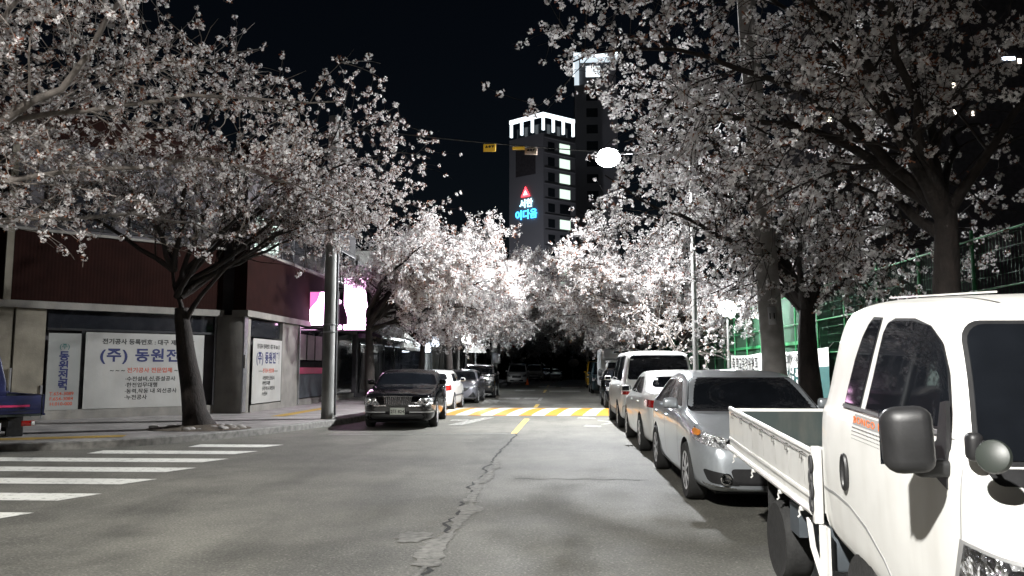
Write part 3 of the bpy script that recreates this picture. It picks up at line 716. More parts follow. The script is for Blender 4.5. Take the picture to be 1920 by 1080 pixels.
    car('parked_car', 'dark car in the shadows at the far end, left of the pale saloon', 'car', (-2.0, 92.0, 0), R(-12), 'suv_paint', dk, None)

# ------------------------------------------------------------------ small trucks
TR_K = .064; TR_Y = 2.08
def rake(p): return Vector((p.x, p.y, p.z + TR_K * (p.y - TR_Y)))
def norake(p): return p

def pickup(label, loc, rz, paint, near=True, writing=None):
    root = empty('pickup_truck', loc, rz, label, 'truck'); fn = rake if near else norake
    W = 1.74; Lc = 2.0
    prof = [(0, .70), (.012, .86), (.04, .98), (.12, 1.07), (.27, 1.17), (.36, 1.40), (.46, 1.63), (.57, 1.80), (.72, 1.87), (1.0, 1.90), (1.48, 1.905), (1.74, 1.875), (1.87, 1.79), (1.94, 1.56), (1.975, 1.2), (2.0, .9)]
    belt = [(0, .84), (.10, 1.0), (.25, 1.25), (.45, 1.30), (2.0, 1.30)]
    bot = [(0, .34), (.05, .30), (.3, .33), (1.0, .40), (1.75, .47), (2.0, .50)]
    plan = [(0, .80), (.02, .86), (.08, .93), (.20, .972), (.45, .992), (1.0, 1), (1.8, 1), (1.95, .985), (2.0, .965)]
    mb = loft_body(prof, belt, bot, plan, W, Lc, .18, ny=110, crown=.03); sk = Skin(mb)
    me = bpy.data.meshes.new('cab'); mb.bm.to_mesh(me); mb.bm.free(); me.materials.append(M[paint]); me.materials.append(M['chassis'])
    me = cut_arches(me, [(1.44, .24, .31)], W, .35)
    for v in me.vertices: v.co = fn(v.co)
    cab = link('cab', me, [paint, 'chassis'], root, 40)
    def put(nm, mat, l, r, d, par=None, **kw): return sk.patch(l, r, d, **kw).build(nm, mat, par or root, 40, fn)
    for s in (-1, 1):
        d = (-s, 0, 0)
        def side(nm, mat, rear, front, par=None, **kw): return put(nm, mat, [(s, y, z) for y, z in rear], [(s, y, z) for y, z in front], d, par, **kw)
        dw = ([(1.30, 1.345), (1.285, 1.42), (1.255, 1.6), (1.235, 1.73), (1.20, 1.785), (1.12, 1.797)], [(.45, 1.355), (.47, 1.42), (.535, 1.58), (.625, 1.70), (.76, 1.775), (.93, 1.797)])
        def grow(poly, e, sg): return [(y + sg*e, z + (e if i == len(poly)-1 else (-e if i == 0 else 0))) for i, (y, z) in enumerate(poly)]
        side('door_frame', paint, grow(dw[0], .034, 1), grow(dw[1], .034, -1), nu=16, nv=30, off=.006, skirt=.012)
        side('window_seal', 'blackplastic', grow(dw[0], .012, 1), grow(dw[1], .012, -1), nu=16, nv=30, off=.009, skirt=.010)
        side('door_window', 'carglass', *dw, nu=16, nv=30, off=.012, skirt=.008)
        qw = ([(1.60, 1.345), (1.595, 1.42), (1.56, 1.58), (1.51, 1.70), (1.455, 1.775), (1.40, 1.80)], [(1.40, 1.345), (1.39, 1.42), (1.36, 1.58), (1.335, 1.70), (1.32, 1.775), (1.315, 1.80)])
        side('quarter_seal', 'blackplastic', grow(qw[0], .016, 1), grow(qw[1], .012, -1), nu=8, nv=24, off=.004, skirt=.010)
        side('quarter_window', 'carglass', *qw, nu=8, nv=24, off=.008, skirt=.008)
        side('belt_strip', 'cladding', [(1.62, 1.318), (.46, 1.322)], [(1.62, 1.334), (.46, 1.338)], nu=1, nv=24, off=.012)
        side('door_seam', 'ink_grey', [(.335, .42), (.335, .9), (.32, 1.30)], [(.341, .42), (.341, .9), (.326, 1.30)], nu=1, nv=20, off=.002, skirt=0)
        side('door_seam', 'ink_grey', [(1.66, .52), (1.665, .9), (1.66, 1.31)], [(1.666, .52), (1.671, .9), (1.666, 1.31)], nu=1, nv=20, off=.002, skirt=0) if False else None
        side('flare_crease', 'ink_grey', [(1.97, .815), (1.75, .825), (1.52, .805), (1.30, .745), (1.10, .64), (.98, .52)], [(1.97, .80), (1.75, .81), (1.52, .790), (1.31, .73), (1.115, .632), (.992, .515)], nu=2, nv=30, off=.003, skirt=.004)
        # oval door handle
        h = sk.at((s, 1.53, .965), d)
        if h:
            m = MB(); pts = [Vector((h.x + s*.012, 1.53 + .034*math.cos(t), .975 + .088*math.sin(t))) for t in [2*math.pi*i/20 for i in range(21)]]
            m.tube(pts, .013, 8, cap=False); m.build('door_handle', 'blackplastic', root, 40, fn)
        # head lamp with its rim
        def hl(e): return [(s*(.48-e), .02, .62-e), (s*(.46-e), .02, .80), (s*(.50-e), .03, .92+e)], [(s*(.92+e), .30+e, .60-e), (s*(.92+e), .27+e, .80), (s*(.92+e), .22+e, .935+e)]
        put('headlight_rim', 'ink_grey', *hl(.012), (-s*.65, 1, 0), nu=16, nv=16, off=.006)
        ho = put('headlight', 'lampglass_dark', *hl(0), (-s*.65, 1, 0), nu=16, nv=16, off=.014)
        # a body side sits under the hinge-line; big black door mirror on a triangular foot
        y, z = .37, 1.325
        m = MB(); m.box((s*(W/2 + .165), y, z), (.175, .12, .265), Matrix.Rotation(R(6)*s, 3, 'Y'), .055, 4)
        for v in m.bm.verts:
            t = (v.co.z - z) / .15; v.co.x += s * (-.018 * max(0, t)) ; v.co.y += .03 * (v.co.x*s - W/2 - .165) / .1
        mo = m.build('door_mirror', 'blackplastic', root, 50, fn)
        m = MB(); m.box((s*(W/2 + .03), y + .07, z - .125), (.15, .07, .07), None, .022, 3)
        m.prism([(s*(W/2 - .034), .68, 1.20), (s*(W/2 - .026), .42, 1.12), (s*(W/2 - .040), .425, 1.38), (s*(W/2-.050), .445, 1.47), (s*(W/2-.050), .49, 1.46), (s*(W/2-.040), .52, 1.30)], (s*.018, 0, 0))
        m.build('mirror_foot', 'blackplastic', mo, 40, fn)
        MB().box((s*(W/2 + .165), y + .067, z), (.15, .006, .22), None, .002).build('mirror_glass', 'carglass', mo, 40, fn)
    # round blind-spot mirror on the near corner
    m = MB(); c0 = Vector((-W/2 + .045, .26, 1.315))
    m.box(c0, (.06, .065, .11), None, .024, 3); m.tube([c0 + Vector((.02, -.02, .02)), c0 + Vector((.01, -.09, .015)), c0 + Vector((-.015, -.145, 0))], .010, 8)
    ao = m.build('blind_spot_mirror_arm', 'blackplastic', root, 40, fn)
    m = MB(); m.lathe([(.005, 0), (.05, .004), (.072, .016), (.078, .034), (.078, .042), (.06, .044)], 'y', (0, 0, 0), 28)
    m.bm.transform(Matrix.Translation(c0 + Vector((-.025, -.165, -.005))) @ Matrix.Rotation(R(-24), 4, 'X') @ Matrix.Rotation(R(-46), 4, 'Z') @ Matrix.Diagonal((.80, .62, .80, 1)))
    m.build('blind_spot_mirror', 'mirror_grey', ao, 40, fn)
    # windscreen, scuttle, wipers, grille, bumper
    put('windscreen_seal', 'blackplastic', *quad((-.805, 1.235), (.805, 1.235), (.705, 1.80), (-.705, 1.80)), (0, 1, 0), rnd=.09, nu=24, nv=20, off=.004)
    ws = put('windscreen', 'carglass', *quad((-.785, 1.255), (.785, 1.255), (.69, 1.785), (-.69, 1.785)), (0, 1, 0), rnd=.08, nu=24, nv=20, off=.009)
    put('scuttle_panel', 'blackplastic', *quad((-.74, 1.165), (.74, 1.165), (.77, 1.225), (-.77, 1.225)), (0, 1, 0), rnd=.02, nu=24, nv=6, off=.006)
    m = MB()
    for x in (-.45, .15): m.tube([(x, .10, 1.22), (x + .25, .17, 1.30), (x + .55, .185, 1.33)], .008, 6)
    m.build('wipers', 'blackplastic', ws, 40, fn)
    put('bonnet_seam', 'chassis', [(-.66, .05, 1.17), (-.58, .05, 1.0), (-.54, .05, .94)], [(-.655, .05, 1.17), (-.575, .05, 1.0), (-.535, .05, .94)], (0, 1, 0), nu=1, nv=12, off=.002, skirt=0)
    put('grille', 'blackplastic', *quad((-.42, .70), (.42, .70), (.44, .80), (-.44, .80)), (0, 1, 0), rnd=.03, nu=16, off=.006)
    put('bumper', 'cladding', *quad((-.74, .36), (.74, .36), (.76, .56), (-.76, .56)), (0, 1, 0), rnd=.05, nu=24, off=.03, skirt=.06)
    # roof lamp strip and roof ribs
    for s in (-1, 1): MB().box((s*.50, 1.2, 1.925), (.012, 1.1, .008)).build('roof_gutter', paint, root, 40, fn)
    if writing:
        d = (1, 0, 0); y0 = 1.43
        mo = MB(); px = -W/2 - .004
        h = sk.at((-1, 1.2, 1.27), d); px = h.x - .0045
        plate = sk.patch([(-1, 1.44, 1.245), (-1, .92, 1.245)], [(-1, 1.44, 1.298), (-1, .92, 1.298)], d, off=.003, nu=2, nv=16, skirt=0).build('decal', 'ink_grey', root, 40, fn)
        text_obj('lettering', writing, .054, 'ink_orange', (px - .002, 1.43, rake(Vector((0, 1.2, 1.253))).z + (TR_K * .235)), (0, -1, -TR_K), (0, 0, 1), plate, .0, 'LEFT', .001, 1.25, 1.25)
        mo = MB()
        for i in range(4):
            for q in range(30):
                yy = 1.44 - q*.0178; zz = 1.228 - i*.019; hh = sk.at((-1, yy, zz), d); e = .0072 - .0014*i
                mo.box((hh.x - .0015, yy, zz), (.002, e, e))
        mo.build('decal_dots', 'ink_black', plate, None, fn)
    # load bed: floor, drop sides, tailgate, headboard
    y0, y1 = 2.09, 4.45; zb, zt = .585, .995; hx = W/2
    MB().bx(-hx+.04, hx-.04, y0+.02, y1-.03, .60, .66).build('bed_floor', 'bedliner', root, None, fn)
    for s in (-1, 1):
        x = s*hx; m = MB()
        m.bx(x, x - s*.030, y0, y1, zb + .055, zt - .03)                    # skin
        m.mi = 0; m.tube([(x - s*.012, y0, zt - .012), (x - s*.012, y1, zt - .012)], .020, 8)   # top rail
        m.tube([(x + s*.004, y0, zb + .045), (x + s*.004, y1, zb + .045)], .024, 8)              # bottom roll
        m.box((x + s*.004, (y0+y1)/2, zb + .13), (.014, y1 - y0 - .02, .03), None, .006)
        for i in range(7): m.box((x - s*.016, y0 + .17 + i*.335, zt - .14), (.033, .035, .20), None, .004)
        do = m.build('drop_side', paint, root, 40, fn)
        MB().bx(x - s*.034, x - s*.040, y0, y1, zb + .08, zt - .03).build('side_liner', 'bedliner', do, None, fn)
        m = MB()
        for i in range(7):
            yy = y0 + .22 + i*.33
            m.tube([(x + s*.002, yy - .03, zt - .035), (x + s*.022, yy - .03, zt - .038), (x + s*.022, yy - .03, zt - .075), (x + s*.002, yy - .03, zt - .08)], .005, 6)
        m.tube([(x + s*.006, y0+.1, zt - .042), (x + s*.006, y1-.1, zt - .042)], .006, 6)
        m.build('rope_rail', 'chrome', do, 40, fn)
        m = MB()
        for yy in (2.32, 2.80, 3.55, 4.2):
            m.tube([(x + s*.018, yy, zb + .02), (x + s*.026, yy, zb - .01), (x + s*.018, yy + .003, zb - .03), (x + s*.032, yy + .006, zb - .045)], .006, 6)
            m.box((x + s*.015, yy - .02, zb + .015), (.03, .03, .025), None, .006)
        m.build('tie_hook', paint, do, 40, fn)
        MB().bx(x - s*.045, x + s*.012, y0 - .035, y0 + .01, zb - .02, zt + .03, .008).build('corner_post', paint, root, 40, fn)
        m = MB()
        for i in range(4):
            zc = zt - .075 - i*.078; t = i % 2; hw_ = .020
            m.tube([(x + s*(.022 + (.5*hw_*math.cos(q) if t else 0)), y0 - .025 + (0 if t else hw_*math.cos(q)), zc + .047*math.sin(q)) for q in [2*math.pi*k/16 for k in range(17)]], .0085, 6, cap=False)
        m.build('tailgate_chain', 'chassis', root, 40, fn)
        # white step bracket below the cab corner
        m = MB(); m.bx(x - s*.05, x - s*.035, 1.97, 2.06, .24, .56)
        m.tube([(x - s*.03, 2.30, .545), (x - s*.03, 2.24, .38), (x - s*.03, 2.08, .25)], .018, 8); m.tube([(x - s*.03, 2.05, .56), (x - s*.03, 2.05, .25)], .020, 8)
        m.build('side_bracket', paint, root, 40, fn)
        MB().bx(x - s*.10, x - s*.42, 2.08, 2.55, .27, .55, .03).build('fuel_tank', 'tank', root, 40, fn)
        MB().bx(x - s*.03, x - s*.12, 2.52, 2.72, .36, .56).build('wheel_guard', 'tank', root, None, fn)
        MB().bx(x - s*.05, x - s*.33, 3.36, 3.375, .16, .58).build('mud_flap', 'rubber', root, None, fn)
    MB().bx(-hx+.05, hx-.05, y1 - .035, y1 - .002, zb + .06, zt - .01, .01).bx(-hx+.05, hx-.05, y1 - .006, y1 + .01, zb + .12, zb + .16).build('tailgate', paint, root, 40, fn)
    MB().bx(-hx+.07, hx-.07, y1 - .041, y1 - .036, zb + .08, zt - .035).build('tailgate_liner', 'bedliner', root, None, fn)
    m = MB(); m.bx(-hx+.05, hx-.05, y0 + .0, y0 + .035, .62, zt + .02)
    m.build('headboard', paint, root, 40, fn)
    if False:
        m = MB(); m.tube([(-hx + .02, y0 - .02, zt + .02), (-hx + .05, y0 - .02, 1.16), (hx - .05, y0 - .02, 1.16), (hx - .02, y0 - .02, zt + .02)], .018, 8); m.build('guard_rail', paint, root, 40, fn)
    m = MB()
    for s in (-1, 1): m.bx(s*.36, s*.30, .3, y1 - .05, .40, .52)
    for yy in (1.4, 3.0): m.tube([(-.7, yy, .29), (.7, yy, .29)], .05, 10)
    m.build('chassis', 'chassis', root, None, fn)
    MB().bx(-.5, .5, .5, 1.9, .34, .5).build('engine_tray', 'chassis', root, None, fn)
    for s in (-1, 1):
        wheel(root, s*(W/2 - .12), 1.44, .27, .17, 'steel', 'rim_dull'); wheel(root, s*(W/2 - .10), 3.0, .275, .19, 'steel', 'rim_dull')
    if not near:
        MB().bx(-.62, .30, y1 + .012, y1 + .016, zt - .22, zt - .18).build('reflective_strip', 'magenta', root)
        MB().bx(-.17, .17, y1 + .02, y1 + .03, .36, .50, .004).build('number_plate', 'plate_white', root)
        for s in (-1, 1):
            o = MB().bx(s*.50, s*.72, y1 - .02, y1 + .02, .42, .52, .01).build('tail_light', 'redlens', root)
            MB().bx(s*.66, s*.72, y1 + .02, y1 + .028, .43, .51, .006).build('reverse_lamp', 'ink_white', o)
    return root

def box_truck():
    root = empty('box_truck', (2.98, 37.3, 0), 0, 'white refrigerated box truck facing the camera, with a cooling unit above its cab', 'truck', 'vehicles parked along the right kerb')
    W = 1.74; prof = [(0, .75), (.012, .9), (.05, 1.02), (.18, 1.14), (.32, 1.5), (.48, 1.82), (.64, 1.88), (1.5, 1.9), (1.7, 1.85), (1.75, 1.5)]
    mb = loft_body(prof, [(0, .84), (.2, 1.15), (.45, 1.28), (1.75, 1.3)], [(0, .34), (1.75, .45)], [(0, .8), (.02, .86), (.1, .94), (.4, .99), (1.75, 1)], W, 1.75, .2, ny=50); sk = Skin(mb)
    mb.build('cab', 'white_paint', root, 40)
    sk.patch(*quad((-.74, 1.22), (.74, 1.22), (.62, 1.76), (-.62, 1.76)), (0, 1, 0), rnd=.07, nu=12).build('windscreen', 'carglass', root, 40)
    for s in (-1, 1):
        sk.patch([(s, 1.4, 1.34), (s, 1.3, 1.76)], [(s, .42, 1.34), (s, .62, 1.76)], (-s, 0, 0), rnd=.05).build('door_window', 'carglass', root, 40)
        ho = sk.patch(*quad((s*.48, .02, .64), (s*.90, .25, .62), (s*.90, .2, .90), (s*.5, .02, .88)), (-s*.6, 1, 0), rnd=.04).build('headlight', 'lampglass', root, 40)
        sk.patch(*quad((s*.70, .1, .90), (s*.90, .22, .90), (s*.89, .2, .97), (s*.72, .1, .96)), (-s*.6, 1, 0), rnd=.02, off=.01).build('indicator', 'amber', root, 40)
        MB().box((s*1.02, .25, 1.28), (.18, .10, .30), None, .04, 3).build('door_mirror', 'blackplastic', root)
        wheel(root, s*.76, 1.3, .28, .17, 'steel', 'rim_dull'); wheel(root, s*.76, 3.7, .28, .19, 'steel', 'rim_dull')
    sk.patch(*quad((-.42, .68), (.42, .68), (.44, .84), (-.44, .84)), (0, 1, 0), rnd=.03).build('grille', 'blackplastic', root, 40)
    sk.patch(*quad((-.74, .34), (.74, .34), (.76, .54), (-.76, .54)), (0, 1, 0), rnd=.05, off=.03, skirt=.06).build('bumper', 'cladding', root, 40)
    MB().bx(-.92, .92, 1.82, 4.9, .62, 2.42, .03).build('cargo_box', 'box_panel', root)
    # fairing with the cooling unit
    m = MB(); m.prism([(-.8, 1.82, 1.93), (-.8, 1.82, 2.40), (-.8, 1.40, 2.38), (-.8, .85, 1.95)], (1.6, 0, 0)); m.build('wind_deflector', 'white_paint', root)
    co = MB().bx(-.35, .82, 1.18, 1.80, 2.05, 2.36, .03).build('cooling_unit', 'box_panel', root)
    m = MB()
    for x in (-.16, .24, .62): m.bx(x - .16, x + .16, 1.172, 1.182, 2.10, 2.31)
    m.build('vent_grille', 'blackplastic', co, None)
    MB().bx(-.4, .4, .3, 4.8, .38, .6).build('chassis', 'chassis', root)

def far_truck():
    r = pickup('small white pickup parked beyond the far white van', (-2.75, 89.0, 0), R(-4), 'white_paint', near=False)
    r['group'] = 'vehicles parked along the left kerb'
# ------------------------------------------------------------------ the setting
def flat(name, pts, z, mat, label=None):
    o = MB().poly([(x, y, z) for x, y in pts]).build(name, mat, None, None); o['kind'] = 'structure'; return o

KERB_L = [(-40, 11.2), (-22, 11.9), (-13, 13.0), (-10.2, 13.75), (-8.9, 14.35), (-8.0, 15.1), (-7.3, 16.2), (-6.7, 17.6), (-6.25, 19.0), (-5.9, 20.4), (-5.62, 22.2), (-5.5, 25), (-5.5, 40), (-5.35, 60), (-5.2, 97)]

def setting():
    o = flat('ground', [(-900, -300), (900, -300), (900, 1500), (-900, 1500)], -.02, 'soil')
    # the road: carriageway, junction mouth and the cross street at the far end, as one sheet
    m = MB()
    m.poly([(-60, -30, 0), (4.1, -30, 0), (4.1, 97, 0), (40, 97, 0), (40, 103, 0), (-60, 103, 0)])
    o = m.build('road', 'asphalt', None, None); o['kind'] = 'structure'
    # left pavement: kerb stones round the corner and paved surface
    def pave(name, kerb, back):
        inner = []
        for i, p in enumerate(kerb):
            a = Vector(kerb[max(i-1, 0)]); b = Vector(kerb[min(i+1, len(kerb)-1)]); d = (b - a).normalized(); n = Vector((-d.y, d.x)) * back
            inner.append((p[0] + n.x*.16, p[1] + n.y*.16))
        k = MB()
        low = lambda p: .15
        P = [[(p[0], p[1], -.02), (p[0] + .0, p[1], low(p) - .02), (p[0]*.85 + q[0]*.15, p[1]*.85 + q[1]*.15, low(p)), (q[0], q[1], low(p)), (q[0], q[1], -.02)] for p, q in zip(kerb, inner)]
        k.grid(P); ob = k.build('kerb', 'kerb', None, 30); ob['kind'] = 'structure'
        return inner
    inner = pave('kerb', KERB_L, 1)
    m = MB(); far = [(-5.2 - 26, 97), (-40, 97)]
    m.poly([(x, y, .146) for x, y in inner] + [(-40, 97, .146)])
    m.bm.faces.ensure_lookup_table(); bmesh.ops.triangulate(m.bm, faces=m.bm.faces[:]); bmesh.ops.recalc_face_normals(m.bm, faces=m.bm.faces[:])
    o = m.build('sidewalk', 'sidewalk', None, None); o['kind'] = 'structure'
    KR = [(3.62, -30), (3.62, 20), (3.75, 40), (4.1, 60), (4.3, 97)]
    inr = pave('kerb', KR, -1)
    m = MB(); m.poly([(x, y, .146) for x, y in inr] + [(7.2, 97, .146), (7.2, -30, .146)])
    bmesh.ops.triangulate(m.bm, faces=m.bm.faces[:]); bmesh.ops.recalc_face_normals(m.bm, faces=m.bm.faces[:])
    o = m.build('sidewalk', 'sidewalk', None, None); o['kind'] = 'structure'
    # yellow tactile strips
    flat('tactile_paving', [(-12.2, 13.62), (-8.55, 15.25), (-8.75, 15.75), (-12.4, 14.1)], .152, 'tactile')
    flat('tactile_paving', [(-8.1, 22.0), (-7.7, 22.0), (-7.7, 27.5), (-8.1, 27.5)], .152, 'tactile')
    # zebra crossing over the side street: seven bars
    rnd = random.Random(4)
    xl = [-14, -13.6, -13.2, -12.8, -12.2, -8.3, -7.05]
    for i, y in enumerate([7.85, 9.10, 10.36, 11.57, 12.76, 13.96, 15.16]):
        e = -5.42 + rnd.uniform(-.05, .05); w = .27; sl = .012 * 8
        if i >= 4: sl = .012 * (e - xl[i])
        o = flat('zebra_bar', [(e - .22, y - w), (e, y + w*.9), (xl[i], y + w - sl), (xl[i], y - w - sl)], .005, 'white_line')
    # other markings
    flat('stop_line', [(-5.2, 17.75), (-1.0, 18.1), (-1.0, 18.3), (-5.2, 18.02)], .0045, 'ghost_line')
    flat('centre_line', [(-1.10, 18.3), (-.96, 18.3), (-.86, 23.6), (-1.02, 23.6)], .005, 'yellow_line')
    for y0, y1, mt in ((30.4, 33.2, 'yellow_line'), (36.5, 40.5, 'faint_line'), (48.5, 54.5, 'yellow_line'), (62, 70, 'yellow_line')):
        flat('centre_line', [(-.96, y0), (-.82, y0), (-.78, y1), (-.94, y1)], .005, mt)
    for x0, x1, y0, y1 in ((-3.0, -1.9, 38.2, 40.2), (-1.7, -1.0, 38.6, 40.4), (-2.9, -1.6, 52, 55), (-.6, 1.4, 50, 53), (-1.6, -.2, 62, 66), (.2, 1.6, 60, 63)):
        flat('worn_marking', [(x0, y0), (x1, y0), (x1, y1), (x0, y1)], .0048, 'faint_line')
    # turn arrows painted either side of the hump
    a = lambda pts: [(x, y) for x, y in pts]
    flat('road_arrow', a([(-2.95, 20.9), (-2.55, 20.9), (-1.95, 24.2), (-2.25, 24.2), (-2.62, 22.6)]), .005, 'faint_line')
    flat('road_arrow', a([(-3.1, 22.6), (-2.6, 22.6), (-2.6, 23.2), (-3.1, 23.2)]), .0055, 'faint_line')
    flat('road_arrow', a([(.62, 20.6), (1.05, 20.4), (1.12, 20.9), (.72, 21.2)]), .005, 'faint_line')
    flat('road_arrow', a([(.55, 23.9), (1.1, 23.7), (1.1, 24.3), (.6, 24.5)]), .005, 'faint_line')
    flat('road_arrow', a([(1.2, 21.3), (1.75, 22.2), (1.15, 23.2), (1.1, 22.9), (1.45, 22.2), (1.12, 21.5)]), .005, 'faint_line')
    # speed hump
    P = []
    for j in range(13):
        t = j/12; y = 25.2 + 4.6*t; z = .008 + .085*math.sin(math.pi*t); P.append([(-5.3 + 8.8*i/10, y, z) for i in range(11)])
    m = MB(); m.grid(P); bmesh.ops.recalc_face_normals(m.bm, faces=m.bm.faces[:]); o = m.build('speed_hump', 'hump', None, 40); o['kind'] = 'structure'
    # the long crack down the road: dark fissure and pale broken pieces
    line = [(-.95, 18.2), (-.99, 17.0), (-1.0, 15.8), (-1.07, 15.0), (-1.03, 14.3), (-1.10, 13.4), (-1.06, 12.7), (-1.12, 12.0), (-1.02, 11.4), (-1.10, 10.7), (-1.13, 10.1), (-1.0, 9.6), (-1.08, 9.0), (-1.02, 8.4), (-1.10, 7.8), (-1.0, 7.2), (-1.08, 6.6), (-.98, 6.0), (-1.04, 5.3)]
    rnd = random.Random(11); pts = []
    for (x0, y0), (x1, y1) in zip(line[:-1], line[1:]):
        for k in range(6):
            t = k/6; pts.append((x0+(x1-x0)*t + rnd.uniform(-.03, .03), y0+(y1-y0)*t))
    m = MB(); wl = [(p[0] - rnd.uniform(.008, .03), p[1], .004) for p in pts]; wr = [(p[0] + rnd.uniform(.005, .028), p[1], .004) for p in pts]
    m.grid([wl, wr]); bmesh.ops.recalc_face_normals(m.bm, faces=m.bm.faces[:]); o = m.build('road_crack', 'crack_dark', None, None); o['kind'] = 'structure'
    m = MB(); n = 150; L_, R_ = [], []; gap = 0
    for i in range(n):
        y = 13.0 - 8.1*i/(n-1); grow = min(1, (13.0 - y)/3.0)
        w = (.04 + .045*grow + .035*grow*math.sin(y*3.1) + rnd.uniform(-.02, .02)); cx = -1.0 + .04*math.sin(y*1.7) + .02*math.sin(y*5.3)
        if math.sin(y*4.3 + 1) > .86: w *= .25
        L_.append((cx - w*rnd.uniform(.7, 1.15), y + rnd.uniform(-.015, .015), .0062)); R_.append((cx + w*rnd.uniform(.7, 1.15), y + rnd.uniform(-.015, .015), .0062))
    m.grid([L_, R_]); bmesh.ops.recalc_face_normals(m.bm, faces=m.bm.faces[:])
    m.poly([(-1.30 + .17*math.cos(t)*rnd.uniform(.6, 1.2), 7.15 + .26*math.sin(t)*rnd.uniform(.6, 1.15), .0064) for t in [2*math.pi*i/22 for i in range(22)]])
    o = m.build('road_patch', 'crack_pale', None, None); o['kind'] = 'structure'
    m = MB()
    for i in range(13):
        y = 5.2 + 7.4*i/12 + rnd.uniform(-.1, .1); x = -1.0 + .04*math.sin(y*1.7) + .02*math.sin(y*5.3); w = rnd.uniform(.06, .15); sl = rnd.uniform(-.12, .12); q = []
        for k in range(8): q.append((x - w + 2*w*k/7, y + sl*(k/7 - .5) + rnd.uniform(-.02, .02)))
        m.grid([[(a, b - rnd.uniform(.002, .008), .0078) for a, b in q], [(a, b + rnd.uniform(.002, .008), .0078) for a, b in q]])
    bmesh.ops.recalc_face_normals(m.bm, faces=m.bm.faces[:])
    o = m.build('road_crack', 'crack_dark', None, None); o['kind'] = 'structure'
    m = MB(); m.grid([[(-.6 + .09*i, 10.9 + .04*math.sin(i*1.3), .004) for i in range(20)], [(-.6 + .09*i, 10.93 + .04*math.sin(i*1.3), .004) for i in range(20)]])
    bmesh.ops.recalc_face_normals(m.bm, faces=m.bm.faces[:])
    o = m.build('road_crack', 'crack_dark', None, None); o['kind'] = 'structure'

